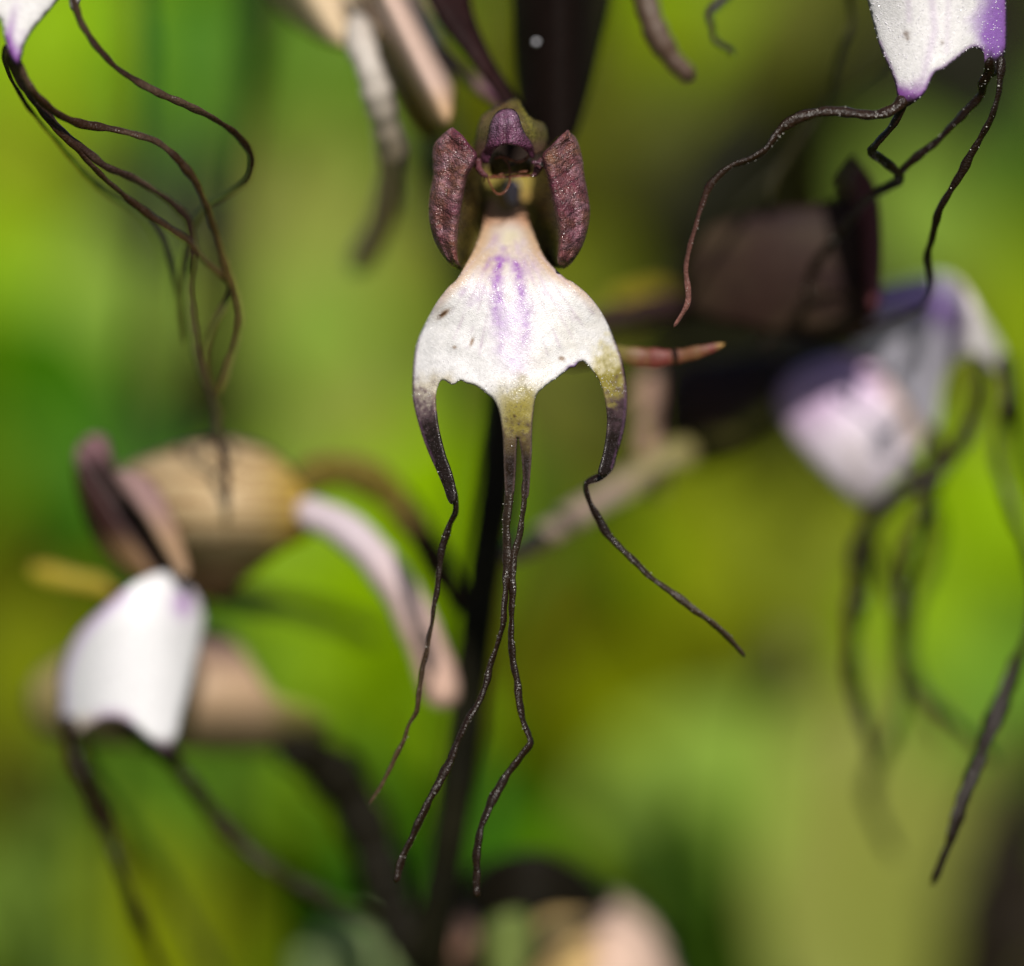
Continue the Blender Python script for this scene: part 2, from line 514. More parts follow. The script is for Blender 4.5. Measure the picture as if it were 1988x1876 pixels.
for j in range(14):
    for i in range(14):
        best = min(range(len(BLOCKS)), key=lambda q: max(BLOCKS[q][1][0] - i, i - BLOCKS[q][1][1] + 1, 0) + max(BLOCKS[q][2][0] - j, j - BLOCKS[q][2][1] + 1, 0))
        cells[best].append((i, j))
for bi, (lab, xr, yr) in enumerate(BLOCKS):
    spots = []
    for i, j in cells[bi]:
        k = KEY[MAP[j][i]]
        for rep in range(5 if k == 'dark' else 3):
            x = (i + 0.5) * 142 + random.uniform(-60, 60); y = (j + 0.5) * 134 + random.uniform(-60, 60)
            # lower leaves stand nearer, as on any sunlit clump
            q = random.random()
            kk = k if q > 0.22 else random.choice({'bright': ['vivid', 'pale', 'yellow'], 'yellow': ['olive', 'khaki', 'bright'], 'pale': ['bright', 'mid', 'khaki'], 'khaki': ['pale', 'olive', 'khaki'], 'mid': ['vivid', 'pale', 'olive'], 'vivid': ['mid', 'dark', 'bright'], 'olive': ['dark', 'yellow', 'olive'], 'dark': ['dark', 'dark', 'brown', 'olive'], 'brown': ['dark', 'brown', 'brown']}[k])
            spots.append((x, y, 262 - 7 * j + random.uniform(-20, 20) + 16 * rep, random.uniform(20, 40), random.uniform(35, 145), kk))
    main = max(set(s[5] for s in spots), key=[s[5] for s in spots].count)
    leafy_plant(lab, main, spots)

# ------------------------------------------------------------------ the dense growth farther back
def undergrowth():
    verts = []; faces = []; mats = []
    kinds = ['bright', 'yellow', 'vivid', 'pale', 'khaki', 'olive', 'mid', 'dark', 'brown']
    wts = [2, 2, 2, 1, 1, 4, 3, 4, 1]
    r = random.Random(5)
    def blade(c, L, wd, yaw, pitch, roll, m):
        Mx = Matrix.Rotation(yaw, 3, 'Z') @ Matrix.Rotation(pitch, 3, 'X') @ Matrix.Rotation(roll, 3, 'Y')
        b = len(verts)
        for (x, y, z) in ((0, 0, 0), (-.5 * wd, .35, .04), (.5 * wd, .35, .04), (-.42 * wd, .68, -.02), (.42 * wd, .68, -.02), (0, 1, -.14), (0, .35, 0), (0, .68, -.05)):
            verts.append(tuple(c + Mx @ (Vector((x, y, z)) * L)))
        for f in ((0, 6, 1), (0, 2, 6), (1, 6, 7, 3), (6, 2, 4, 7), (3, 7, 5), (7, 4, 5)):
            faces.append(tuple(b + q for q in f)); mats.append(m)
    for i in range(15000):
        t = r.random()
        y = 0.42 + 3.2 * t ** 1.5
        x = r.uniform(-1, 1) * (0.30 + 0.45 * y)
        h = min(0.30, 0.15 + 0.05 * y)
        z = h * r.random() ** 0.6
        L = r.uniform(0.03, 0.06) * (0.8 + 0.25 * y)
        blade(Vector((x, y, z)), L, r.uniform(.4, .7), r.uniform(0, 6.28), r.uniform(-.3, 1.0), r.uniform(-.6, .6), r.choices(range(9), wts)[0])
    for i in range(3500):       # low cover round the foot of the orchid
        a = r.uniform(0, 6.28); q = 0.04 + 0.9 * r.random() ** 0.6
        blade(Vector((q * math.cos(a), q * math.sin(a), 0.05 * r.random())), r.uniform(.02, .045), r.uniform(.3, .6), r.uniform(0, 6.28), r.uniform(-.2, .9), r.uniform(-.5, .5), r.choices(range(9), wts)[0])
    for i in range(3000):       # upright grass
        y = 0.4 + 2.5 * r.random(); x = r.uniform(-1, 1) * (0.3 + 0.45 * y)
        blade(Vector((x, y, 0)), r.uniform(.15, .30), .045, r.uniform(0, 6.28), r.uniform(1.1, 1.6), r.uniform(-.3, .3), r.choice([0, 1, 2, 6, 5]))
    me = bpy.data.meshes.new('undergrowth')
    me.from_pydata(verts, [], faces)
    for k in kinds: me.materials.append(LEAF_MAT[k])
    me.polygons.foreach_set('material_index', mats)
    me.polygons.foreach_set('use_smooth', [True] * len(faces))
    o = bpy.data.objects.new('undergrowth', me); col.objects.link(o)
    o['kind'] = 'stuff'; o['label'] = 'blurred mass of green and yellow meadow undergrowth'; o['category'] = 'undergrowth'
undergrowth()

# ================================================================== the orchid
DARK = np.array([0.0115, 0.0050, 0.0032])
THREAD = np.array([0.0150, 0.0062, 0.0026])
MAROON = np.array([0.17, 0.040, 0.068])
WHITE = np.array([0.78, 0.75, 0.75])
LILAC = np.array([0.30, 0.10, 0.42])
TAN = np.array([0.52, 0.34, 0.19])
GROUP = 'flowers of the orchid spike'

def flower(label, x, y, d):
    return thing('orchid_flower', label, 'flower', P(x, y, d), GROUP)

# ---- the stalk with its bracts
stalk = thing('flower_stalk', 'dark purple-brown orchid stalk rising behind the sharp flower', 'stalk', (P(835, 1876, 36).x - 0.004, P(835, 1876, 36).y, 0.0))
spts = [(1125, -420, 34, 48), (1105, -150, 33, 46), (1090, 0, 32, 44), (1058, 250, 31, 42), (1008, 600, 31, 40), (962, 950, 31, 38), (922, 1250, 32, 38),
        (890, 1520, 33, 38), (852, 1750, 35, 39), (828, 1900, 37, 40)]
foot = Vector(stalk.location)
def stalk_colour(t, x, y):
    return mix(np.array([0.010, 0.005, 0.004]), np.array([0.009, 0.008, 0.003]), smooth01(0.3, 0.8, t)) * (1 + 0.25 * np.sin(t * 60))[:, None]
tube('stalk_upper', spts, stalk_colour, M_STALK, stalk, rings=20, step=12, wob=0.5, rnoise=0.02).name = 'stalk'
lowc = P(828, 1890, 37)
v, f = stem_tube([lowc, lowc.lerp(foot, 0.5) + Vector((0.003, 0, 0)), foot - Vector((0, 0, 0.01))], 0.0021, 0.0028)
mesh_object('stalk_base', np.array(v), f, M_STALK, stalk, np.repeat(np.array([[0.03, 0.03, 0.01]]), len(v), 0))
def bract(pts, colour, depth, thick=8, spacing=12):
    return sheet('bract', pts, depth, colour, M_STALK, stalk, thick, spacing)
bract([(1000, -160), (1120, -190), (1200, -140), (1192, 0), (1172, 80), (1148, 170), (1120, 260), (1085, 320), (1040, 300), (1005, 200), (992, 60)],
      lambda x, y, q: mix([0.008, 0.004, 0.003], [0.035, 0.028, 0.008], smooth01(1130, 1200, x)), lambda x, y, q: 14 + 10 * ((x - 1085) / 100) ** 2 + 0.01 * y, 10)
bract([(790, -110), (895, -90), (918, 20), (940, 80), (965, 130), (998, 180), (1020, 225), (1000, 235), (955, 175), (905, 110), (850, 35)],
      lambda x, y, q: np.repeat([[0.020, 0.007, 0.007]], len(x), 0) * (1 + .3 * wave(x, y, 60, 3))[:, None].clip(.4, 2), lambda x, y, q: 13 + 0.03 * np.abs(x - 780 - (y + 100) * 0.66) + 0.012 * np.maximum(0, x - 950), 7)
# the red bract that points away behind the lip
tube('bract', [(1000, 690, 28, 12), (1100, 702, 16, 16), (1190, 688, 9, 18), (1255, 696, 8, 19), (1320, 692, 7.5, 15), (1370, 680, 7, 10), (1407, 668, 7, 4)],
     lambda t, x, y: mix(mix([0.16, 0.13, 0.03], [0.15, 0.030, 0.022], np.clip(smooth01(1200, 1260, x) * (0.8 + .3 * wave(x, y * 3, 30, 2)), 0, 1)), [0.34, 0.19, 0.05], smooth01(1385, 1404, x)), M_SOFT, stalk, rings=14, flat=0.45, wob=0.5)
tube('bract', [(1070, 700, 34, 15), (1140, 640, 45, 26), (1200, 610, 52, 36), (1260, 580, 56, 30), (1300, 560, 58, 8)], lin(130, 110, 20), M_SOFT, stalk, rings=12, flat=0.4)
o = mesh_object('pale_speck', *(lambda c, r: (np.array([c + r * np.array([math.cos(a) * math.cos(b), math.sin(b), math.sin(a) * math.cos(b)]) for b in np.linspace(-1.57, 1.57, 7) for a in np.linspace(0, 6.2832, 11)[:-1]]),
    [(i * 10 + k, i * 10 + (k + 1) % 10, (i + 1) * 10 + (k + 1) % 10, (i + 1) * 10 + k) for i in range(6) for k in range(10)]))(np.array(P(1041, 82, 13.6)), 5.5 * UNIT), M_SOFT, stalk, np.repeat(np.array([[0.8, 0.8, 0.85]]), 70, 0))
o['label'] = 'tiny pale speck clinging to the stalk'  # opaque bead in one even pale colour

# ---- flower in focus -------------------------------------------------------------------
def c1(x, y): return (776.6 + .2344 * x, 155.3 + .2344 * y)
def c2(x, y): return (761.1 + .25 * x, 497 + .25 * y)
A = flower('sharp white orchid flower with purple streaks, maroon ears and four dark crooked threads', 1000, 330, 28)

LIP_A = [c1(*p) for p in [(745, 985), (710, 1060), (690, 1180), (655, 1290), (600, 1420), (540, 1530), (470, 1650)]] + \
    [c2(*p) for p in [(430, 250), (340, 370), (270, 500), (215, 610), (180, 720), (163, 850), (157, 980), (160, 1100), (180, 1210), (215, 1340), (255, 1460), (300, 1570), (350, 1680), (400, 1800),
     (430, 1890), (465, 1930), (502, 1880), (490, 1770), (460, 1660), (420, 1550), (390, 1440), (365, 1330), (350, 1220), (342, 1130), (345, 1060), (362, 1000), (385, 968), (410, 970), (440, 990), (470, 1002),
     (500, 990), (520, 970), (545, 970), (580, 990), (640, 1005), (690, 1035), (740, 1075), (790, 1120), (820, 1180), (838, 1250), (850, 1330), (860, 1420), (865, 1560), (870, 1700), (880, 1850), (912, 1900),
     (945, 1850), (955, 1760), (962, 1640), (966, 1520), (970, 1440), (977, 1412), (987, 1445), (1003, 1540), (1010, 1640), (1015, 1740), (1018, 1850), (1040, 1890), (1063, 1850), (1075, 1700), (1085, 1560), (1087, 1420), (1090, 1300),
     (1100, 1200), (1110, 1120), (1130, 1070), (1170, 1030), (1220, 990), (1280, 950), (1340, 905), (1385, 870), (1420, 865), (1440, 840), (1465, 822), (1490, 824), (1520, 850), (1560, 900), (1600, 960), (1630, 1030), (1650, 1110),
     (1663, 1200), (1668, 1290), (1660, 1390), (1645, 1490), (1628, 1570), (1608, 1635), (1600, 1690), (1640, 1722), (1690, 1690), (1720, 1640), (1740, 1570), (1770, 1470), (1800, 1350), (1818, 1230), (1824, 1100), (1815, 980), (1800, 880), (1775, 770),
     (1730, 660), (1690, 560), (1640, 460), (1580, 370), (1500, 280), (1400, 200)]] + \
    [c1(*p) for p in [(1380, 1650), (1290, 1570), (1210, 1480), (1160, 1390), (1110, 1270), (1070, 1180), (1035, 1060), (1010, 985), (950, 1010), (885, 1060), (820, 1010)]]

def lip_a_depth(x, y, q):
    top = 12.5 * np.clip((640 - y) / 245, 0, 1) ** 2.7 - 1.5 * smooth01(560, 800, y)
    side = 4.0 * np.abs((x - 1008) / 205) ** 2.3 * smooth01(520, 640, y)
    ridge = 0.35 * np.exp(-((x - 1003) / 45) ** 2) * smooth01(480, 560, y) * (1 - smooth01(680, 760, y))
    tail = 1.2 * smooth01(760, 980, y) * np.exp(-((x - 1003) / 60) ** 2)
    return top + side - ridge + tail + 0.20 * wave(x, y, 120, 4) + 0.035 * wave(x, y, 34, 5)

def lip_a_colour(x, y, q):
    n1 = wave(x, y, 26, 6); n2 = wave(x, y, 11, 7); n3 = wave(x, y, 60, 8)
    c = np.repeat(WHITE[None, :], len(x), 0)
    c = mix(c, [0.72, 0.66, 0.55], 0.35 * smooth01(-0.2, 1.4, n3))
    # tan shoulders and brown throat
    edge = smooth01(26, 4, q) * smooth01(640, 560, y)
    c = mix(c, [0.50, 0.35, 0.22], np.clip(smooth01(580, 490, y + 6 * n1) * (0.45 + 0.55 * np.clip(np.abs(x - 990) / 45, 0, 1)), 0, 1) * 0.85)
    c = mix(c, [0.48, 0.30, 0.17], edge * 0.7)
    c = mix(c, [0.68, 0.60, 0.44], smooth01(20, 6, np.abs(x - 992) - (y - 450) * 0.12) * smooth01(440, 455, y) * smooth01(520, 480, y))
    c = mix(c, [0.52, 0.27, 0.16], smooth01(455, 420, y + 4 * n1) * 0.9)
    c = mix(c, [0.30, 0.28, 0.07], smooth01(420, 395, y) * np.exp(-((x - 985) / 18) ** 2))
    # purple streaks
    for line, w, k in [([c2(835, 40), c2(812, 180), c2(812, 330), c2(825, 460), c2(836, 590), c2(850, 700)], 13.5, 1.0), ([c2(955, 60), c2(988, 180), c2(1008, 300), c2(1035, 420), c2(1036, 580), c2(1030, 700)], 13, 0.92),
                       ([c2(760, 30), c2(720, 100), c2(700, 150)], 7, 0.55), ([c2(690, 270), c2(640, 340), c2(590, 400)], 11, 0.4), ([c1(790, 1290), c1(770, 1350)], 6, 0.5),
                       ([c1(950, 1330), c1(1000, 1470), c1(1080, 1560)], 5, 0.3), ([c2(1030, 60), c2(1100, 200), c2(1230, 330), c2(1420, 500)], 5, 0.22), ([c2(1100, 60), c2(1200, 250)], 6, 0.22), ([c2(540, 280), c2(610, 220)], 7, 0.3),
                       ([c1(850, 1400), c1(905, 1385), c1(950, 1430)], 5, 0.4)]:
        dd, t = seg_dist(x, y, line)
        c = mix(c, LILAC, np.clip(k * np.exp(-(dd / (w * (1 + .25 * n1))) ** 2) * (1 - 0.45 * t ** 2) * (0.80 + 0.35 * n2), 0, 1))
    dd, t = seg_dist(x, y, [c2(930, 450), c2(950, 620), c2(960, 820)])
    c = mix(c, [0.66, 0.54, 0.74], 0.75 * np.exp(-(dd / 30) ** 2) * (0.8 + .25 * n1))
    # fine veins fanning out from the throat
    for ang in (-62, -50, -40, -30, -21, 22, 31, 41, 51, 62):
        a_ = math.radians(ang); L_ = 260 - abs(ang) * 0.6
        line = [(990 + 30 * math.sin(a_), 450 + 30 * math.cos(a_)), (990 + L_ * .5 * math.sin(a_ * .8), 450 + L_ * .5 * math.cos(a_ * .8)), (995 + L_ * math.sin(a_ * .72), 450 + L_ * math.cos(a_ * .72))]
        dd, t = seg_dist(x, y, line)
        c = mix(c, [0.52, 0.42, 0.50], np.clip(0.55 * np.exp(-(dd / 3.0) ** 2) * (0.6 + 0.5 * n1), 0, 1))
    # yellow tail, then dark
    ty = (y - 497) / .25; tx = (x - 761.1) / .25
    ctr = np.exp(-((tx - 985) / 190) ** 4)
    c = mix(c, [0.29, 0.235, 0.045], smooth01(880, 1150, ty + 40 * n1 + 25 * n2) * ctr)
    c = mix(c, [0.10, 0.065, 0.03], smooth01(1180, 1460, ty + 80 * n2) * ctr)
    c = mix(c, DARK * 1.3, smooth01(1440, 1600, ty) * ctr)
    lf = smooth01(520, 430, tx - 120 * smooth01(1150, 1400, ty)); rt = smooth01(1520, 1600, tx)
    c = mix(c, [0.55, 0.46, 0.30], lf * smooth01(880, 1020, ty + 40 * n1) * 0.7)
    c = mix(c, [0.29, 0.24, 0.05], lf * smooth01(300, 340, tx) * smooth01(1040, 1120, ty))
    c = mix(c, [0.12, 0.065, 0.085], lf * smooth01(950, 1260, ty + 90 * n2 + (tx - 250) * -0.6) * 0.95)
    c = mix(c, DARK, lf * smooth01(1130, 1400, ty + 70 * n2))
    c = mix(c, [0.60, 0.53, 0.33], rt * smooth01(600, 800, ty + 30 * n1 + 60 * n2))
    c = mix(c, [0.29, 0.24, 0.045], rt * smooth01(780, 960, ty + 30 * n1 + 80 * n2))
    c = mix(c, [0.09, 0.05, 0.06], rt * smooth01(940, 1240, ty + 90 * n2 + (tx - 1720) * 1.1))
    c = mix(c, DARK, rt * smooth01(1120, 1380, ty + 70 * n2))
    # rims
    out = smooth01(7, 1, q)
    c = mix(c, [0.22, 0.10, 0.20], out * 0.75 * smooth01(620, 700, y) * ((tx < 330) | (tx > 1700)))
    c = mix(c, LILAC * 0.8, smooth01(9, 1, q) * np.exp(-(((tx - 1400) / 70) ** 2 + ((ty - 850) / 60) ** 2)))
    c = mix(c, [0.45, 0.36, 0.20], smooth01(5, 0, q) * np.exp(-(((tx - 620) / 160) ** 2 + ((ty - 1010) / 60) ** 2)) * 0.8)
    c = mix(c, [0.20, 0.13, 0.12], smooth01(5, 0, q) * smooth01(1100, 1250, ty) * ctr * 0.9)
    # brown scars
    for (sx, sy, a, b, rot, k) in [(400, 450, 62, 22, -38, 1), (395, 452, 40, 8, -35, 1.2), (620, 668, 40, 14, -70, .85), (485, 710, 18, 14, 0, .8), (1318, 797, 26, 18, 10, .85), (950, 1245, 12, 12, 0, 1.2)]:
        ca, sa = math.cos(math.radians(rot)), math.sin(math.radians(rot))
        u = ((tx - sx) * ca + (ty - sy) * sa) / a; v2 = (-(tx - sx) * sa + (ty - sy) * ca) / b
        g = np.exp(-(u * u + v2 * v2) ** 1.5)
        c = mix(c, [0.24, 0.12, 0.04] if k < 1.1 else [0.06, 0.025, 0.012], np.clip(g * k, 0, 1))
    return c
lipA = sheet('lip', LIP_A, lip_a_depth, lip_a_colour, M_LIP, A, thick=11, spacing=3.2, round_w=9)

def c7(x, y): return (621.3 + .5446 * x, 854.3 + .5446 * y)
pathsA = []
def thread(parent, pts, colour=None, sink=None, **kw):
    kw.setdefault('wob', 0.9); kw.setdefault('flat', 0.55); kw.setdefault('twist', 0.9); kw.setdefault('rnoise', 0.12)
    return tube('thread', pts, THREAD if colour is None else colour, M_THREAD, parent, sink=sink, **kw)
def run(points, d0, d1, conv=None, k=1.0):
    n = len(points); out = []
    for i, (x, y, w) in enumerate(points):
        t = i / (n - 1); d = d0 + (d1 - d0) * t if not callable(d0) else d0(t)
        if conv: x, y = conv(x, y)
        out.append((x, y, d, w * k))
    return out
tailc = lambda t, x, y: mix([0.030, 0.018, 0.010], THREAD, smooth01(0.0, 0.35, t))
brownish = lambda t, x, y: mix(DARK * 1.1, [0.075, 0.045, 0.02], smooth01(0.25, 1.0, t))
thread(lipA, run([(400, 5, 14), (427, 80, 20), (455, 140, 20), (478, 210, 17), (481, 260, 15), (460, 310, 14), (436, 390, 13), (425, 450, 11.5), (415, 540, 11), (400, 640, 10.5), (385, 720, 10), (365, 820, 10), (350, 930, 10), (340, 975, 10),
       (315, 1020, 9.5), (297, 1080, 10), (270, 1130, 9.5), (235, 1200, 8), (200, 1260, 6.5), (175, 1300, 4)], 1.2, 4.0, c7, .5446), brownish, pathsA)
thread(lipA, run([(673, 120, 12), (672, 160, 17), (671, 215, 19), (665, 330, 19), (667, 430, 17), (662, 540, 14), (650, 660, 13), (615, 780, 11), (580, 900, 12), (520, 1010, 14), (460, 1150, 15), (390, 1290, 16), (335, 1400, 17), (290, 1500, 15), (270, 1580, 10)], 0.2, -3, c7, .5446), tailc, pathsA)
thread(lipA, run([(734, 120, 9), (733, 155, 13), (730, 200, 14), (710, 340, 13), (692, 430, 13), (684, 540, 14), (683, 680, 14), (686, 780, 14), (705, 880, 13.5), (720, 980, 14), (743, 1055, 15), (748, 1085, 15), (715, 1130, 14), (665, 1200, 16), (610, 1290, 17), (575, 1380, 17), (558, 1480, 17), (557, 1560, 16), (560, 1632, 13)], 0.0, -3, c7, .5446), tailc, pathsA)
thread(lipA, run([(1048, 0, 14), (1043, 50, 20), (1027, 98, 22), (1000, 130, 17), (960, 148, 14), (948, 165, 13), (955, 205, 13), (985, 270, 14), (1030, 340, 14.5), (1100, 410, 14), (1180, 490, 13), (1260, 545, 13), (1340, 610, 13), (1420, 670, 13), (1480, 730, 13), (1515, 775, 10)], 2.0, 4.2, c7, .5446),
       lambda t, x, y: mix(DARK, [0.04, 0.026, 0.012], smooth01(0.3, 0.9, t)), pathsA)

# ears (the lateral sepals, curled outwards)
def ear(outer, inner, tip, foot_, mirror, deep):
    rows = []
    n = len(outer)
    for i in range(n):
        o_, n_ = outer[i], inner[i]
        t = (i + 1) / (n + 1)
        w = n_[0] - o_[0]
        ymid = (o_[1] + n_[1]) / 2
        bul = math.sin(math.pi * min(1, t * 1.05)) ** 0.6
        rear = deep[i]
        row = [(o_[0] + 0.16 * w, o_[1], 5.0), (o_[0], o_[1], 2.4), (o_[0] + 0.20 * w, ymid, 1.1 - 0.6 * bul), (o_[0] + 0.50 * w, ymid, 0.5 - 0.35 * bul + 0.35 * math.sin(i * 2.1)), (o_[0] + 0.86 * w, n_[1], 0.2 - 1.1 * bul), (n_[0], n_[1], 0.4 - 0.3 * bul),
               (n_[0] + (rear[0] - n_[0]) * 0.12, (n_[1] + rear[1]) / 2, 3.0), (n_[0] + (rear[0] - n_[0]) * 0.55, rear[1], 8.5), (rear[0], rear[1], rear[2])]
        rows.append([(*c1(p[0], p[1]), p[2]) for p in row])
    rows.insert(0, [(*c1(tip[0] + k * 3, tip[1] + abs(k) * 2), 1.2) for k in range(-4, 5)])
    rows.append([(*c1(foot_[0] + (4 - k if mirror else k - 4) * 2 * 1, foot_[1]), 3.4 + 0.35 * k) for k in range(9)])
    def colour(x, y, u, v):
        n1 = wave(x, y, 14, 9); n2 = wave(x, y, 6, 10); n3 = wave(x, y, 45, 12)
        c = mix(MAROON, [0.25, 0.12, 0.07], np.clip(0.45 + 0.35 * n3, 0, 1))
        c = mix(c, [0.42, 0.21, 0.26], np.clip(0.15 + 0.45 * n1, 0, 1))
        c = mix(c, [0.05, 0.02, 0.022], np.clip(0.45 * (n2 - 0.2), 0, 0.6))
        c = mix(c, [0.17, 0.04, 0.035], smooth01(0.42, 0.56, u) * smooth01(0.45, 0.9, v) * 0.7)
        c = mix(c, [0.18, 0.03, 0.09], smooth01(0.5, 0.6, u) * smooth01(0.7, 0.2, v) * 0.55)
        vein = np.abs(((x - 990) * (1 if mirror else -1) * 0.55 + y * 0.8) % 24 - 12) < 1.8
        c = mix(c, [0.035, 0.014, 0.015], vein * 0.55 * smooth01(0.15, 0.25, u) * smooth01(0.62, 0.55, u))
        inside = smooth01(0.63, 0.70, u)
        ci = mix([0.17, 0.12, 0.022], [0.08, 0.05, 0.016], np.clip(0.5 + 0.5 * wave(x, y, 22, 11), 0, 1))
        ci = mix(ci, [0.16, 0.15, 0.03], smooth01(0.85, 1, u) * 0.8)
        return mix(c, ci, inside)
    return loft('sepal', rows, colour, M_SEPAL, A, nu=8, nv=9, thick=0.0003, bumps=0.06, size=26)
outL = [(355, 470), (292, 545), (281, 640), (283, 720), (284, 800), (256, 950), (246, 1080), (256, 1200), (292, 1330), (352, 1440), (420, 1525)]
innL = [(510, 470), (565, 545), (622, 622), (590, 710), (543, 790), (508, 940), (482, 1080), (466, 1200), (456, 1320), (456, 1420), (470, 1505)]
depL = [(540, 500, 5), (600, 570, 7), (650, 640, 8), (690, 720, 12), (700, 800, 13), (720, 940, 13), (725, 1080, 13), (710, 1200, 12), (690, 1320, 10), (660, 1420, 8.5), (590, 1520, 6)]
EL = ear(outL, innL, (430, 404), (500, 1565), False, depL)
outR = [(1440, 480), (1472, 550), (1496, 640), (1506, 720), (1516, 800), (1541, 940), (1560, 1080), (1550, 1200), (1516, 1330), (1470, 1430), (1406, 1518)]
innR = [(1335, 475), (1270, 545), (1196, 622), (1205, 710), (1230, 790), (1265, 940), (1300, 1080), (1324, 1200), (1331, 1320), (1324, 1415), (1318, 1495)]
depR = [(1300, 500, 5), (1240, 570, 7), (1170, 640, 8), (1130, 720, 12), (1110, 800, 13), (1090, 940, 13), (1080, 1080, 13), (1090, 1200, 12), (1120, 1320, 10), (1160, 1420, 8.5), (1240, 1530, 6)]
ER = ear(outR, innR, (1390, 427), (1342, 1562), True, depR)

# hood: olive outer cap and the purple inner flap
def hood_depth(x, y, q):
    return 1.2 + 7.5 * (((x - 993) / 76) ** 2 * 0.8 + np.clip((262 - y) / 75, 0, 1.2) ** 2 * 0.75)
def hood_colour(x, y, q):
    c = mix([0.16, 0.125, 0.03], [0.15, 0.085, 0.035], np.clip(0.4 + 0.5 * wave(x, y, 35, 14), 0, 1))
    c = mix(c, [0.21, 0.115, 0.085], smooth01(260, 290, y) * 0.8)
    c = mix(c, [0.28, 0.25, 0.035], np.exp(-(seg_dist(x, y, [c1(1010, 210), c1(1080, 360), c1(1115, 470)])[0] / 7) ** 2) * 0.6)
    return mix(c, [0.08, 0.045, 0.02], np.clip(0.5 * wave(x, y, 9, 15) - .2, 0, .6))
hoodA = sheet('hood', [c1(*p) for p in [(612, 612), (622, 500), (640, 400), (668, 320), (695, 280), (780, 225), (870, 180), (948, 150), (988, 165), (1012, 210), (1060, 280), (1120, 330), (1190, 360), (1222, 430), (1222, 520), (1200, 580), (1125, 618), (1085, 560), (1020, 515),
                               (940, 495), (870, 495), (790, 515), (735, 560), (690, 625), (650, 650)]], hood_depth, hood_colour, M_SEPAL, A, thick=7, spacing=3.5)
def flap_colour(x, y, q):
    c = mix([0.20, 0.065, 0.13], [0.36, 0.22, 0.32], np.clip(smooth01(285, 232, y) * (0.5 + 0.4 * wave(x, y, 16, 16)), 0, 1))
    c = mix(c, [0.10, 0.025, 0.05], smooth01(8, 1, q) * 0.7)
    c = mix(c, [0.08, 0.025, 0.045], np.exp(-((x - 981 - (y - 240) * 0.03) / 3) ** 2) * 0.55)
    return mix(c, [0.07, 0.02, 0.03], np.clip(0.6 * wave(x, y, 8, 17) - .25, 0, .6))
sheet('petal', [c1(*p) for p in [(722, 480), (737, 400), (757, 330), (800, 268), (850, 242), (910, 237), (950, 250), (985, 300), (1005, 370), (1040, 450), (1085, 510), (1112, 575), (1116, 640), (1088, 650), (1050, 600), (1000, 562), (940, 542), (880, 538), (820, 552), (778, 590), (750, 640), (728, 692), (690, 690),
                             (660, 650), (668, 610), (700, 560)]], lambda x, y, q: -0.6 + 2.6 * ((x - 988) / 45) ** 2 + 1.6 * np.clip((240 - y) / 30, 0, 1) ** 2 + 0.5 * np.exp(-((x - 981) / 5) ** 2) + 0.9 * smooth01(282, 300, y), flap_colour, M_SEPAL, A, thick=7, spacing=3)
# throat
def throat_colour(x, y, q):
    c = mix([0.26, 0.20, 0.04], [0.34, 0.18, 0.06], np.clip(0.4 + .5 * wave(x, y, 40, 18), 0, 1))
    return mix(c, [0.022, 0.012, 0.008], smooth01(338, 318, y))
col_part = sheet('column', [c1(*p) for p in [(560, 600), (640, 520), (800, 470), (950, 460), (1100, 480), (1230, 560), (1290, 640), (1250, 800), (1180, 1000), (1130, 1200), (900, 1260), (690, 1220), (640, 1000), (580, 800)]],
      lambda x, y, q: 16.5 - 3.5 * np.clip((y - 330) / 110, 0, 1), throat_colour, M_STALK, A, thick=8, spacing=6)
sheet('stigma', [c1(*p) for p in [(930, 815), (985, 850), (1005, 930), (985, 1020), (935, 1060), (890, 1010), (868, 930), (880, 850)]], 12.6, [0.55, 0.48, 0.58], M_SOFT, col_part, thick=10, spacing=4)
sheet('anther', [c1(*p) for p in [(745, 620), (790, 588), (840, 610), (900, 700), (960, 680), (1040, 655), (1092, 670), (1082, 790), (900, 790), (745, 790)]], lambda x, y, q: 6 + 2 * ((x - 990) / 45) ** 2, [0.15, 0.115, 0.02], M_SEPAL, col_part, thick=7, spacing=4)
red = np.array([0.26, 0.085, 0.045])
for pts, r_ in [([(775, 652), (850, 636), (920, 662), (990, 678), (1050, 645), (1085, 612)], 11), ([(730, 812), (830, 782), (930, 770), (1060, 758)], 8), ([(735, 812), (900, 802), (1090, 796)], 9),
                ([(698, 850), (718, 800), (750, 865), (780, 925), (820, 948), (870, 925), (903, 865), (912, 800), (900, 700), (850, 645)], 7)]:
    tube('filament', [(*c1(x, y), 3.4, r_ * .2344) for x, y in pts], red, M_SEPAL, col_part, rings=7, step=3, wob=0.3, flat=0.8)
tube('filament', [(*c1(640, 650), 3.5, 9), (*c1(650, 730), 3.0, 7), (*c1(690, 780), 3, 6.5), (*c1(735, 800), 3, 4)], [0.14, 0.04, 0.05], M_SEPAL, col_part, rings=8, step=3, wob=0.3)
tube('filament', [(*c1(1190, 650), 3.5, 10), (*c1(1150, 720), 3.0, 9), (*c1(1120, 780), 3, 6), (*c1(1080, 800), 3, 3)], [0.12, 0.04, 0.05], M_SEPAL, col_part, rings=8, step=3, wob=0.3)
tube('filament', [(*c1(1090, 685), 2.2, 4.5), (*c1(1150, 690), 1.8, 4.5), (*c1(1190, 705), 1.5, 4), (*c1(1222, 695), 1.3, 3.2), (*c1(1248, 690), 1.3, 1.5)], lambda t, x, y: mix([0.14, 0.05, 0.08], [0.62, 0.52, 0.45], smooth01(0.4, 0.7, t)), M_SEPAL, col_part, rings=8, step=2, wob=0.1)
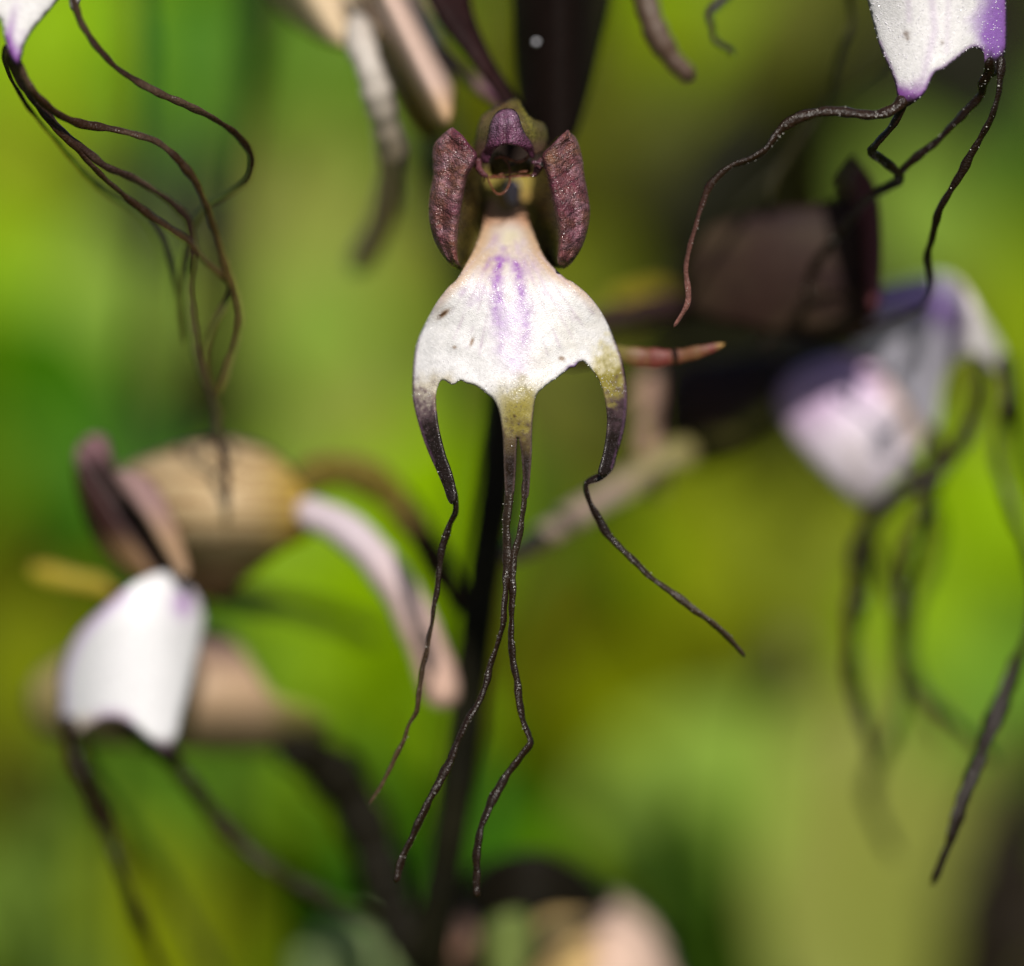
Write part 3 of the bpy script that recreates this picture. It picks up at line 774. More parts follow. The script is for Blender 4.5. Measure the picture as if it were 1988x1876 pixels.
tube('ovary', [(993, 240, 8, 26), (1000, 250, 16, 24), (1020, 290, 24, 22), (1040, 360, 31, 20)], [0.10, 0.05, 0.03], M_STALK, A, rings=14)
dust('pollen_dust', pathsA, A, 34, 1.3)

# ---- flower at the top whose lip is cropped, threads tangled
B = flower('cropped purple-tipped white flower whose long brown threads tangle and hang down', 60, -330, 10)
LB = [(114, 0), (91, 27), (64, 59), (48, 87), (42, 112), (33, 130), (22, 112), (9, 77), (-2, 36), (-40, 20), (-80, 40), (-110, 70), (-125, 30), (-120, -60), (-90, -150), (-30, -230), (10, -290), (60, -320), (95, -280), (125, -200), (160, -120), (165, -40), (152, 14), (138, 20), (130, -14)]
def lip_colour_B(x, y, q):
    c = np.repeat(WHITE[None, :], len(x), 0)
    c = mix(c, LILAC, np.clip(smooth01(50, 112, y + 10 * wave(x, y, 30, 3)) + 0.6 * np.exp(-((x - 22 + (y - 50) * .2) / 9) ** 2) * smooth01(-20, 60, y), 0, 1))
    c = mix(c, DARK * 2, np.maximum(smooth01(5, 0, q) * 0.8 * (x > 30), smooth01(112, 126, y)))
    return c
lipB = sheet('lip', LB, lambda x, y, q: -6 + 3 * ((x - 20) / 140) ** 2 + 8 * np.clip((-150 - y) / 150, 0, 1), lip_colour_B, M_LIP, B, 12, 7)
def c3(x, y): return (.4553 * x, .4553 * y)
def patchy(base, k):
    return lambda t, x, y: mix(base(t, x, y) if callable(base) else np.repeat(np.asarray(base)[None, :], len(t), 0), [0.13, 0.085, 0.055], np.clip(k * (wave(x * 1.0, y * 1.0, 120, 31) - 0.15), 0, 0.8))  # pale patches painted in for sunlit, glossy stretches of thread
olive_th = patchy(lambda t, x, y: mix(THREAD * 1.8, [0.13, 0.09, 0.025], smooth01(0.4, 1, t)), 0.5)
thread(lipB, run([(300, -40, 17), (320, 20, 17), (360, 120, 17), (420, 210, 17), (500, 290, 17), (590, 350, 18), (680, 400, 18), (800, 450, 18), (900, 500, 17), (990, 560, 17), (1050, 620, 17), (1078, 690, 16), (1050, 770, 14), (960, 835, 13), (880, 885, 13), (820, 960, 13), (780, 1060, 13), (755, 1180, 12), (740, 1320, 11), (755, 1460, 8)],
                 lambda t: -6 + 30 * t ** 1.6, 0, c3, .4553), patchy(lambda t, x, y: mix(THREAD * 1.8, [0.07, 0.10, 0.02], smooth01(0.55, 0.75, t)), 0.6))
thread(lipB, run([(45, 200, 26), (70, 270, 26), (150, 400, 23), (250, 490, 20), (350, 530, 19), (450, 545, 19), (560, 570, 19), (680, 610, 18), (770, 690, 18), (840, 790, 18), (890, 900, 18), (920, 1000, 18), (960, 1130, 17), (1000, 1230, 17), (1022, 1330, 17), (1012, 1450, 16), (970, 1580, 14), (930, 1690, 12)], lambda t: -6 + 20 * t, 0, c3, .4553), olive_th)
thread(lipB, run([(40, 210, 22), (60, 290, 20), (130, 410, 19), (250, 540, 18), (350, 630, 17), (450, 710, 18), (560, 755, 19), (680, 830, 19), (770, 900, 19), (812, 970, 19), (818, 1080, 18), (808, 1200, 17), (815, 1350, 16), (835, 1500, 16), (870, 1620, 16), (910, 1740, 18), (930, 1860, 20), (960, 1990, 18), (975, 2150, 14)], lambda t: -5 + 25 * t, 0, c3, .4553), patchy(lambda t, x, y: mix(THREAD * 1.5, [0.06, 0.035, 0.03], t), 0.4))
thread(lipB, run([(35, 210, 18), (50, 290, 15), (160, 460, 14), (300, 610, 14), (420, 735, 15), (560, 860, 16), (700, 960, 17), (800, 1030, 17), (880, 1120, 15), (970, 1190, 14), (990, 1240, 15), (935, 1340, 15), (890, 1440, 15), (868, 1560, 14), (900, 1680, 13), (945, 1800, 9)], lambda t: -5 + 24 * t, 0, c3, .4553), olive_th)
thread(lipB, run([(20, 190, 12), (30, 300, 10), (140, 480, 10), (400, 780, 11), (600, 920, 12), (660, 1000, 14), (700, 1120, 13), (735, 1300, 12), (750, 1450, 7)], lambda t: -5 + 40 * t, 0, c3, .4553), lambda t, x, y: mix(THREAD, [0.06, 0.09, 0.02], smooth01(.5, .8, t)))
# ---- flower at the top whose lip sparkles
C = flower('white lip with violet corners and brown dots, crooked black threads below', 1820, -330, 12)
LC = [(1683, 0), (1694, 43), (1708, 93), (1726, 133), (1737, 162), (1743, 190), (1752, 207), (1768, 203), (1795, 180), (1813, 144), (1834, 133), (1863, 111), (1885, 95), (1899, 95), (1910, 106), (1912, 135), (1925, 150), (1940, 140), (1951, 108), (1955, 72), (1954, 0), (1948, -80), (1930, -160), (1890, -250), (1840, -320), (1795, -330), (1760, -260), (1700, -190), (1640, -150), (1600, -120), (1590, -90), (1620, -75), (1665, -60)]
def lip_colour_C(x, y, q):
    c = np.repeat(WHITE[None, :] * 1.02, len(x), 0)
    for line, w, k in [([(1800, -100), (1815, 60), (1790, 160)], 8, .25), ([(1760, -80), (1765, 40)], 6, .2), ([(1843, -60), (1838, 100)], 6, .15)]:
        c = mix(c, LILAC, k * np.exp(-(seg_dist(x, y, line)[0] / w) ** 2))
    c = mix(c, [0.27, 0.10, 0.45], np.clip(smooth01(1862, 1940, x + 12 * wave(x, y, 40, 4)) * smooth01(-120, 20, y) * 0.95, 0, 1))
    c = mix(c, [0.24, 0.07, 0.32], smooth01(140, 188, y + 6 * wave(x, y, 20, 5)) * (x < 1830))
    c = mix(c, LILAC, smooth01(11, 1, q) * 0.75 * ((y > 80) | (x > 1900)))
    c = mix(c, [0.16, 0.05, 0.09], smooth01(5, 0, q) * 0.8 * ((x < 1745) | (x > 1930)))
    c = mix(c, DARK, np.maximum(smooth01(176, 198, y + 4 * wave(x, y, 14, 6)), smooth01(82, 122, y + 8 * wave(x, y, 14, 6)) * smooth01(1885, 1905, x)))
    for sx, sy, r_ in [(1759, 66, 6), (1829, 83, 3.5), (1762, 75, 4)]:
        c = mix(c, [0.14, 0.07, 0.03], 0.85 * np.exp(-(((x - sx) ** 2 + (y - sy) ** 2) / r_ ** 2)))
    return c
lipC = sheet('lip', LC, lambda x, y, q: -2.2 + 5 * ((x - 1815) / 150) ** 2 + 8 * np.clip((-120 - y) / 200, 0, 1) + .10 * wave(x, y, 130, 7), lip_colour_C, M_LIP, C, 12, 4.5)
def c4(x, y): return (1273.6 + .3594 * x, .3594 * y)
pathsC = []
thread(lipC, run([(1345, 520, 34), (1300, 575, 30), (1230, 610, 34), (1150, 620, 38), (1050, 608, 34), (950, 600, 32), (860, 610, 31), (770, 640, 30), (690, 690, 27), (630, 760, 26), (580, 820, 24), (500, 865, 20), (410, 900, 20), (330, 960, 20), (270, 1040, 18), (235, 1150, 17), (200, 1280, 16), (165, 1400, 16), (162, 1500, 16), (178, 1620, 15), (140, 1700, 15), (95, 1770, 13)], lambda t: -1.5 - 1.5 * t + 6 * max(0, t - .6), 0, c4, .3594),
       lambda t, x, y: mix(THREAD * 1.3, [0.20, 0.085, 0.07], smooth01(0.55, 1, t)), pathsC, step=5)
thread(lipC, run([(1335, 535, 28), (1310, 620, 24), (1260, 700, 26), (1190, 785, 26), (1170, 825, 26), (1230, 870, 27), (1300, 935, 27), (1318, 975, 28), (1260, 1010, 27), (1180, 1050, 26), (1110, 1110, 25), (1040, 1200, 26), (960, 1300, 26), (880, 1400, 27), (830, 1500, 24), (800, 1650, 22), (720, 1750, 24), (640, 1800, 26), (560, 1850, 22)], lambda t: -1.5 + 32 * t ** 1.3, 0, c4, .3594),
       lambda t, x, y: mix(THREAD * .8, [0.22, 0.10, 0.10], smooth01(0.85, 0.97, t)), pathsC)
thread(lipC, run([(1800, 310, 30), (1800, 380, 28), (1765, 450, 26), (1755, 510, 26), (1690, 590, 26), (1600, 680, 24), (1500, 780, 23), (1400, 860, 22), (1330, 930, 22), (1290, 985, 20)], lambda t: -1 + 9 * t, 0, c4, .3594), THREAD * .8, pathsC)
thread(lipC, run([(1862, 300, 24), (1865, 400, 22), (1835, 560, 22), (1780, 700, 22), (1700, 840, 23), (1620, 980, 24), (1550, 1100, 25), (1510, 1200, 24), (1490, 1290, 22), (1465, 1370, 21), (1480, 1460, 21), (1490, 1560, 21), (1450, 1640, 22), (1350, 1700, 24), (1200, 1760, 26), (1050, 1810, 28)], lambda t: -1 + 26 * t ** 2.2, 0, c4, .3594), THREAD * .8, pathsC)
thread(lipC, [(1610, -100, 0, 14), (1540, -110, -8, 10), (1470, -60, -11, 9), (1420, -12, -12, 8), (1392, 10, -12, 9), (1376, 30, -12, 9), (1384, 55, -12, 7.5), (1388, 75, -12, 7), (1402, 90, -12, 6.5), (1418, 98, -12, 7), (1426, 112, -12, 5)], [0.020, 0.018, 0.013], step=4, wob=1.2)
dust('pollen_dust', pathsC, C, 26, 1.8)

def papillae(parent, sources, size, colour):
    """pale glassy grains added on the petal surface for its sparkle; sources: (object, how many, test on plan x, y)"""
    o6 = np.array([(1, 0, 0), (-1, 0, 0), (0, 1, 0), (0, -1, 0), (0, 0, 1), (0, 0, -1)], float)
    f8 = [(0, 2, 4), (2, 1, 4), (1, 3, 4), (3, 0, 4), (2, 0, 5), (1, 2, 5), (3, 1, 5), (0, 3, 5)]
    verts = []; faces = []; off = np.array(parent.location)
    for ob, n, test in sources:
        me = ob.data; co = np.zeros(len(me.vertices) * 3); me.vertices.foreach_get('co', co); co = co.reshape(-1, 3)
        no = np.zeros(len(me.polygons) * 3); me.polygons.foreach_get('normal', no); no = no.reshape(-1, 3)
        fw = np.array(FWD); rel = co + off - np.array(CAM); dep = rel @ fw
        px = 994 + rel @ np.array(RIGHT) / dep * DIST / UNIT; py = 938 - rel @ np.array(UP) / dep * DIST / UNIT
        pick = [p for p in me.polygons if no[p.index] @ fw < -0.15 and test(px[p.vertices[0]], py[p.vertices[0]])]
        for p in random.choices(pick, k=n):
            w = np.array([random.random() for _ in p.vertices]); w /= w.sum()
            c = sum(co[v] * k for v, k in zip(p.vertices, w)) + off + no[p.index] * 0.3 * size * UNIT
            rot = np.array(Matrix.Rotation(random.uniform(0, 3), 3, Vector((random.uniform(-1, 1), random.uniform(-1, 1), random.uniform(-1, 1))).normalized()))
            b = len(verts); verts.extend(c + (o6 @ rot) * size * UNIT * random.uniform(.5, 1.1)); faces.extend([tuple(b + q for q in f) for f in f8])
    o = mesh_object('papillae', np.array(verts), faces, M_GLINT, parent, np.repeat(np.array([colour]), len(verts), 0), smooth=False)
    o['kind'] = 'stuff'
M_GLINT = petal_material('glassy_papilla', 0.2, 0.1, 3000, 0.0, 0.9)
papillae(A, [(EL, 700, lambda x, y: x < 905), (ER, 700, lambda x, y: x > 1065)], 1.25, (0.30, 0.17, 0.20))
papillae(A, [(lipA, 700, lambda x, y: y > 745)], 1.0, (0.14, 0.11, 0.12))
papillae(A, [(lipA, 1500, lambda x, y: 470 < y < 770)], 1.1, (0.85, 0.83, 0.85))
papillae(C, [(lipC, 500, lambda x, y: y > -20)], 1.5, (0.85, 0.82, 0.88))

# shared cap for the two flowers cut by the frame
def plain_hood(parent, pts, d0, dome, colour, cx, cy, rx, ry, spacing=12, name='hood', mat=None, thick=8):
    return sheet(name, pts, lambda x, y, q: d0 + dome * np.clip(((x - cx) / rx) ** 2 + ((y - cy) / ry) ** 2, 0, 1.6), colour, mat or M_SOFT, parent, thick, spacing)
def oval(cx, cy, rx, ry, n=14, rot=0, wob=0.06):
    out = []
    for i in range(n):
        a = 2 * math.pi * i / n; k = 1 + wob * math.sin(3 * a + cx)
        u, v = rx * k * math.cos(a), ry * k * math.sin(a); r_ = math.radians(rot)
        out.append((cx + u * math.cos(r_) - v * math.sin(r_), cy + u * math.sin(r_) + v * math.cos(r_)))
    return out
plain_hood(B, oval(75, -440, 90, 110), 0, 8, [0.22, 0.14, 0.06], 75, -440, 90, 110)
plain_hood(C, oval(1815, -440, 90, 110), 2, 8, [0.22, 0.14, 0.06], 1815, -440, 90, 110)
for fl, cx, sgn in ((B, 75, 1), (C, 1815, 1)):
    for s in (-1, 1):
        sheet('sepal', oval(cx + s * 105, -340, 42, 130, rot=s * -6), lambda x, y, q, cx=cx: 2 + 3 * (np.abs(x - cx) / 140) ** 2, MAROON, M_SEPAL, fl, 9, 12)
tube('ovary', [(75, -440, 8, 26), (350, -480, 20, 24), (700, -420, 30, 22), (1090, -300, 34, 18)], [0.10, 0.05, 0.03], M_STALK, B, step=14)
tube('ovary', [(1815, -440, 10, 26), (1600, -480, 20, 24), (1350, -420, 30, 22), (1120, -300, 34, 18)], [0.10, 0.05, 0.03], M_STALK, C, step=14)

# ---- dark flower behind
D = flower('shaded flower with dark brown hood and lilac lip trailing long olive threads', 1500, 520, 34)
def dark_hood_colour(x, y, q):
    c = mix([0.032, 0.016, 0.012], [0.050, 0.033, 0.019], np.clip(.4 + .5 * wave(x, y, 110, 21), 0, 1))
    c = mix(c, [0.020, 0.009, 0.009], np.clip(0.9 * wave(x * 0.35, y * 1.6, 60, 22), 0, 1))
    return mix(c, [0.05, 0.014, 0.017], smooth01(1655, 1700, x))
plain_hood(D, [(1335, 590), (1338, 510), (1370, 445), (1430, 420), (1510, 405), (1600, 395), (1640, 380), (1690, 360), (1712, 420), (1714, 520), (1695, 610), (1660, 660), (1600, 668), (1520, 655), (1430, 635), (1370, 620)], 25, 4, dark_hood_colour, 1610, 520, 280, 220, mat=M_STALK)
sheet('sepal', [(1632, 355), (1645, 330), (1664, 305), (1682, 325), (1704, 358), (1716, 420), (1718, 520), (1705, 600), (1690, 620), (1680, 540), (1672, 450), (1650, 390)], lambda x, y, q: 22 + 3 * ((x - 1690) / 40) ** 2, lambda x, y, q: mix([0.10, 0.03, 0.035], [0.10, 0.09, 0.03], smooth01(330, 290, y)), M_STALK, D, 10, 10)
def lip_colour_D(x, y, q):
    c = np.repeat(np.array([[0.46, 0.44, 0.52]]), len(x), 0)  # grey-lilac base has shade put into the colour
    c = mix(c, [0.30, 0.17, 0.50], np.exp(-(seg_dist(x, y, [(1650, 600), (1720, 575), (1800, 580), (1870, 625)])[0] / 32) ** 2) * 0.95)
    c = mix(c, [0.80, 0.74, 0.72], smooth01(1845, 1900, x))  # sunlit right edge painted lighter
    c = mix(c, [0.60, 0.42, 0.26], smooth01(10, 0, q) * (x > 1850) * 0.7)
    return mix(c, [0.45, 0.36, 0.40], smooth01(14, 2, q) * (x < 1800) * 0.5)
lipD = sheet('lip', [(1650, 600), (1680, 562), (1740, 545), (1800, 532), (1850, 535), (1885, 570), (1915, 620), (1938, 660), (1952, 700), (1945, 725), (1925, 718), (1905, 700), (1880, 695), (1845, 715), (1825, 765), (1820, 815), (1806, 842), (1785, 825), (1740, 765), (1690, 715), (1650, 660)],
      lambda x, y, q: 35 - 6 * np.exp(-((x - 1890) / 45) ** 2) + 0.02 * np.abs(y - 600), lip_colour_D, M_LIP, D, 14, 8)
def cr(x, y): return (1475.5 + .669 * x, 621 + .669 * y)
dth = lambda t, x, y: mix(THREAD, [0.012, 0.010, 0.004], t)
thread(lipD, run([(635, 110, 15), (642, 220, 16), (600, 340, 18), (520, 440, 20), (400, 510, 21), (320, 590, 24), (285, 680, 26), (290, 790, 26), (268, 900, 20), (272, 1050, 18), (310, 1200, 14), (330, 1300, 8)], lambda t: 30 + 5 * t, 0, cr, .87), dth)
thread(lipD, run([(500, 310, 17), (520, 400, 18), (500, 500, 19), (445, 620, 19), (420, 740, 18), (410, 860, 22), (412, 960, 22), (440, 1040, 18), (520, 1130, 16), (620, 1220, 14), (680, 1280, 8)], lambda t: 33 + 4 * t, 0, cr, .87), dth)
thread(lipD, run([(700, 100, 20), (718, 170, 22), (716, 240, 20), (690, 300, 18), (692, 420, 18), (735, 560, 18), (775, 660, 18), (800, 780, 18), (785, 900, 20), (740, 1010, 25), (660, 1200, 26), (600, 1350, 22), (560, 1470, 18), (520, 1580, 15), (495, 1640, 10)], lambda t: 30 - 17 * smooth01(.3, .85, np.array([t]))[0], 0, cr, .669), THREAD * .8)
thread(lipD, run([(715, 100, 20), (728, 220, 20), (738, 310, 18), (766, 430, 16), (820, 560, 14), (850, 700, 8)], lambda t: 30 + 12 * t, 0, cr, .87), dth)
tube('ovary', [(1360, 600, 34, 30), (1280, 600, 36, 26), (1180, 620, 36, 24), (1090, 640, 34, 20), (1005, 660, 31, 16)], [0.03, 0.014, 0.014], M_STALK, D, step=10)

# ---- the drooping white and lilac lip lower behind it
E = flower('drooping blurred lilac-white lip under a dark purple hood with pale spur', 1330, 880, 42)
plain_hood(E, [(1288, 740), (1330, 700), (1420, 690), (1520, 668), (1610, 655), (1655, 690), (1620, 740), (1540, 800), (1470, 870), (1400, 905), (1330, 912), (1292, 860)], 40, 8,
           lambda x, y, q: mix(mix([0.034, 0.019, 0.020], [0.036, 0.020, 0.011], smooth01(1400, 1550, x)), [0.22, 0.20, 0.05], np.exp(-(seg_dist(x, y, [(1310, 880), (1420, 850), (1540, 770), (1640, 690)])[0] / 15) ** 2)), 1460, 790, 190, 130, mat=M_STALK)
def lip_colour_E(x, y, q):
    c = mix([0.76, 0.66, 0.74], [0.54, 0.33, 0.57], smooth01(150, -30, (x - 1560) * .5 + (y - 770)))
    c = mix(c, [0.52, 0.36, 0.24], smooth01(1700, 1765, x + .5 * (780 - y)) * 0.9)
    c = mix(c, [0.45, 0.36, 0.48], smooth01(22, 2, q) * (x < 1640) * (y > 790) * 0.7)
    return mix(c, [0.50, 0.42, 0.40], np.exp(-(seg_dist(x, y, [(1655, 860), (1672, 970)])[0] / 12) ** 2) * .6)
lipE = sheet('lip', [(1506, 785), (1520, 742), (1570, 705), (1645, 688), (1705, 712), (1755, 770), (1792, 830), (1792, 872), (1770, 910), (1735, 940), (1705, 972), (1675, 985), (1640, 962), (1580, 905), (1530, 845)],
      lambda x, y, q: 33 + 5 * ((x - 1650) / 130) ** 2 + 4 * ((y - 830) / 150) ** 2, lip_colour_E, M_LIP, E, 16, 9)
thread(lipE, [(1760, 880, 36, 13), (1800, 950, 38, 14), (1818, 1000, 40, 14), (1812, 1090, 42, 14), (1776, 1176, 44, 14), (1758, 1263, 45, 14), (1743, 1390, 46, 13), (1703, 1477, 48, 13), (1690, 1558, 50, 16), (1740, 1665, 52, 8)], [0.020, 0.022, 0.005])
thread(lipE, [(1690, 970, 36, 12), (1690, 1040, 40, 14), (1715, 1110, 44, 13), (1748, 1190, 46, 13), (1765, 1290, 48, 12), (1800, 1380, 50, 10), (1830, 1450, 52, 6)], [0.045, 0.033, 0.012])
tube('spur', [(1270, 700, 44, 20), (1258, 760, 43, 23), (1254, 840, 42, 23), (1262, 910, 42, 22), (1285, 970, 42, 20)], lin(150, 118, 100), M_SOFT, E, rings=14, step=9)
tube('ovary', [(1350, 868, 40, 34), (1290, 900, 39, 32), (1220, 940, 38, 30), (1130, 995, 36, 27), (1050, 1045, 34, 24), (965, 1090, 31, 16)], lambda t, x, y: mix(lin(132, 122, 72), lin(138, 118, 104), smooth01(.15, .5, t)), M_SOFT, E, rings=14, step=9)

# ---- flower with the tan hood and the long pale spur
Fl = flower('blurred flower with tan veined hood, glaring white lip and long pale pink spur', 600, 1000, 32)
def hood_colour_F(x, y, q):
    c = mix(lin(188, 162, 122), lin(186, 154, 62), smooth01(470, 590, x))
    c = mix(c, lin(150, 105, 95), smooth01(330, 230, x - (y - 960) * 0.4) * 0.8)
    c = mix(c, lin(140, 95, 60), smooth01(1060, 1150, y) * 0.8)
    v = np.abs(((y - 1000) / (0.6 + 0.4 * np.clip((600 - x) / 300, 0, 1)) + 8 * wave(x, y, 150, 23)) % 46 - 23) < 5
    return mix(c, lin(120, 78, 34), v * 0.8)
plain_hood(Fl, [(225, 930), (260, 900), (330, 872), (420, 852), (500, 865), (560, 905), (612, 985), (600, 1040), (540, 1075), (480, 1125), (430, 1165), (380, 1168), (330, 1120), (285, 1060), (245, 1000)], 23, 11, hood_colour_F, 430, 990, 200, 150, 9)
def sepal_colour_F(x, y, q):
    f = x - 228 - (y - 970) * .66
    c = mix([0.060, 0.020, 0.020], [0.014, 0.005, 0.004], np.exp(-(f / 26) ** 2))
    c = mix(c, [0.26, 0.13, 0.15], smooth01(915, 865, y) * 0.8)
    return mix(c, [0.30, 0.17, 0.08], smooth01(1020, 1080, y) * smooth01(-10, -40, f))
sheet('sepal', [(146, 910), (152, 866), (176, 845), (206, 850), (224, 905), (262, 960), (308, 1035), (340, 1100), (326, 1124), (280, 1122), (222, 1092), (178, 1030), (154, 965)], lambda x, y, q: 25.5 + 0.00045 * (x - 228 - (y - 970) * .66) ** 2 + 1.4 * np.exp(-((x - 228 - (y - 970) * .66) / 18) ** 2), sepal_colour_F, M_SOFT, Fl, 6, 7)
sheet('petal', [(218, 925), (248, 912), (296, 935), (336, 1000), (360, 1065), (370, 1115), (345, 1118), (315, 1070), (272, 1000), (236, 955)], lambda x, y, q: 21.5 + 0.03 * np.abs(x - 300 - (y - 1020) * .6), lambda x, y, q: mix([0.30, 0.18, 0.17], [0.34, 0.21, 0.12], smooth01(960, 1060, y)), M_SOFT, Fl, 6, 7)
def lip_colour_F(x, y, q):
    c = np.repeat(np.array([[0.82, 0.80, 0.82]]), len(x), 0)
    c = mix(c, [0.40, 0.17, 0.50], np.exp(-(((x - 355) / 20) ** 2 + ((y - 1172) / 26) ** 2)) * 0.9)
    c = mix(c, [0.52, 0.32, 0.62], smooth01(30, 2, q) * (x < 260) * (y > 1150) * 0.8)
    c = mix(c, [0.55, 0.45, 0.16], smooth01(1375, 1410, y) * (x > 140) * (x < 250) * 0.6)
    return mix(c, [0.10, 0.05, 0.07], np.maximum(smooth01(1425, 1450, y), smooth01(1385, 1412, y) * (x < 150)))
lipF = sheet('lip', [(305, 1112), (345, 1118), (380, 1150), (398, 1195), (392, 1250), (374, 1320), (356, 1390), (342, 1440), (326, 1466), (300, 1445), (255, 1408), (215, 1395), (185, 1405), (160, 1420), (135, 1428), (118, 1410), (112, 1340), (120, 1290), (150, 1230), (200, 1180), (255, 1135)],
      lambda x, y, q: 21.5 + 5 * np.abs((x - 262) / 130) ** 2.2 + 1.2 * np.clip((1230 - y) / 110, 0, 1.3) ** 2, lip_colour_F, M_LIP, Fl, 14, 8)
thread(lipF, [(130, 1390, 25, 18), (140, 1460, 26, 21), (165, 1520, 26, 21), (195, 1580, 27, 19), (225, 1650, 28, 17), (250, 1720, 29, 15), (280, 1800, 31, 14), (330, 1920, 34, 11)], THREAD)
thread(lipF, [(225, 1405, 25, 13), (265, 1420, 26, 19), (320, 1460, 27, 24), (365, 1520, 28, 22), (440, 1610, 29, 19), (540, 1690, 30, 17), (650, 1755, 32, 16), (745, 1788, 34, 13)], lambda t, x, y: mix(THREAD, [0.022, 0.018, 0.006], smooth01(.3, .9, t)))
thread(lipF, [(160, 1410, 30, 8), (180, 1500, 40, 9), (250, 1600, 50, 13), (320, 1720, 55, 16), (380, 1830, 58, 15), (430, 1930, 60, 10)], [0.03, 0.035, 0.010])
tube('spur', [(575, 985, 30, 26), (610, 1000, 29, 32), (665, 1025, 28, 35), (725, 1078, 27, 36), (775, 1145, 26, 37), (815, 1225, 26, 38), (843, 1300, 26, 38), (858, 1350, 26, 36), (864, 1378, 26, 28)], lambda t, x, y: mix(lin(196, 180, 188), lin(205, 168, 150), smooth01(.2, .9, t)), M_SOFT, Fl, rings=18, step=9, wob=0.5, rnoise=0.03)
tube('ovary', [(565, 950, 32, 28), (620, 920, 34, 32), (680, 918, 35, 34), (745, 950, 36, 34), (800, 1015, 36, 32), (850, 1100, 35, 30), (905, 1190, 33, 24)], lambda t, x, y: mix([0.13, 0.095, 0.015], [0.035, 0.018, 0.008], smooth01(.45, .7, t)), M_STALK, Fl, rings=16, step=9)
tube('petal', [(300, 1150, 32, 10), (240, 1142, 33, 18), (180, 1132, 34, 17), (120, 1120, 35, 17), (75, 1108, 36, 16), (60, 1100, 36, 6)], lin(165, 142, 45), M_SOFT, Fl, rings=12, flat=0.5)
tube('petal', [(400, 1150, 36, 20), (470, 1160, 44, 24), (560, 1175, 52, 20), (650, 1200, 58, 20), (740, 1235, 62, 16)], [0.045, 0.045, 0.012], M_SOFT, Fl, rings=12, flat=0.5)

# ---- the flower half hidden behind the glaring lip
G = flower('blurred tan hood half hidden behind the glaring white lip', 600, 1430, 60)
plain_hood(G, [(55, 1340), (100, 1285), (240, 1225), (420, 1215), (490, 1285), (535, 1350), (600, 1375), (632, 1410), (600, 1455), (480, 1462), (300, 1455), (120, 1435), (65, 1400)], 34, 8,
           lambda x, y, q: mix(mix(lin(178, 148, 118), lin(128, 104, 94), smooth01(1340, 1240, y) * (x > 250)), lin(140, 132, 70), np.maximum(smooth01(500, 580, x), smooth01(200, 100, x) * .7)), 340, 1350, 280, 130)  # upper part greyed in the colour, as shaded by the lip in front
tube('ovary', [(540, 1445, 40, 30), (620, 1480, 44, 50), (685, 1555, 46, 54), (726, 1650, 46, 50), (755, 1740, 45, 44), (790, 1830, 42, 38), (826, 1895, 38, 28)], [0.009, 0.007, 0.003], M_STALK, G, rings=16, step=12)

# ---- flower at the foot of the picture
H = flower('blurred pinkish tan hood with a dark bract low on the stalk', 900, 1890, 40)
plain_hood(H, [(1010, 1960), (1018, 1850), (1045, 1785), (1085, 1750), (1150, 1732), (1215, 1750), (1270, 1800), (1308, 1880), (1320, 1980), (1240, 2060), (1100, 2060)], 46, 10,
           lambda x, y, q: mix(mix(lin(205, 172, 112), lin(218, 185, 165), smooth01(1130, 1180, x)), lin(120, 80, 40), np.exp(-(seg_dist(x, y, [(1140, 1750), (1165, 1900)])[0] / 12) ** 2) * .6), 1165, 1920, 150, 150)
sheet('bract', [(890, 1735), (930, 1680), (985, 1655), (1050, 1652), (1110, 1672), (1160, 1710), (1195, 1760), (1150, 1775), (1080, 1770), (1000, 1790), (930, 1790)], lambda x, y, q: 42 + 6 * ((x - 1030) / 130) ** 2, [0.008, 0.006, 0.003], M_STALK, H, 12, 12)
plain_hood(H, oval(895, 1850, 90, 110), 46, 8, lambda x, y, q: mix(lin(120, 92, 78), lin(150, 105, 80), smooth01(1800, 1880, y)), 895, 1850, 90, 110, name='sepal')
sheet('petal', oval(985, 1840, 60, 75, rot=20), lambda x, y, q: 40 + 5 * ((x - 985) / 60) ** 2, lin(108, 122, 58), M_SOFT, H, 8, 12)
tube('ovary', [(1020, 1790, 48, 26), (950, 1850, 46, 30), (880, 1900, 42, 28), (828, 1925, 37, 22)], [0.03, 0.02, 0.01], M_STALK, H, step=12)

# ---- flower seen from behind above the hood
I = flower('flower seen from behind with pinkish sepals and drooping grey spur', 900, 20, 30)
def sep_col(x, y, q):
    c = mix(lin(210, 180, 165), lin(190, 150, 100), smooth01(14, 2, q))
    return mix(c, lin(200, 160, 110), smooth01(150, 220, y) * .7)
sheet('sepal', [(490, -70), (610, -100), (690, -45), (730, 15), (736, 60), (710, 88), (660, 92), (605, 70), (545, 25)], lambda x, y, q: 25 + 4 * ((x - 620 - (y) * .6) / 60) ** 2, lambda x, y, q: mix(lin(222, 196, 160), lin(170, 130, 60), smooth01(12, 2, q)), M_SOFT, I, 30, 8)
sheet('sepal', [(670, -90), (755, -95), (808, -25), (850, 50), (875, 115), (884, 190), (876, 238), (856, 246), (832, 228), (794, 160), (742, 75), (700, 0)], lambda x, y, q: 15 + 5 * ((x - 790 - (y - 70) * .5) / 45) ** 2, sep_col, M_SOFT, I, 22, 7)
sheet('sepal', [(745, 100), (790, 120), (830, 180), (862, 240), (850, 268), (815, 262), (780, 225), (755, 165)], lambda x, y, q: 25 + 0.05 * np.abs(x - 800), lambda x, y, q: mix(lin(150, 125, 95), lin(130, 110, 20), smooth01(120, 200, y)), M_SOFT, I, 16, 8)
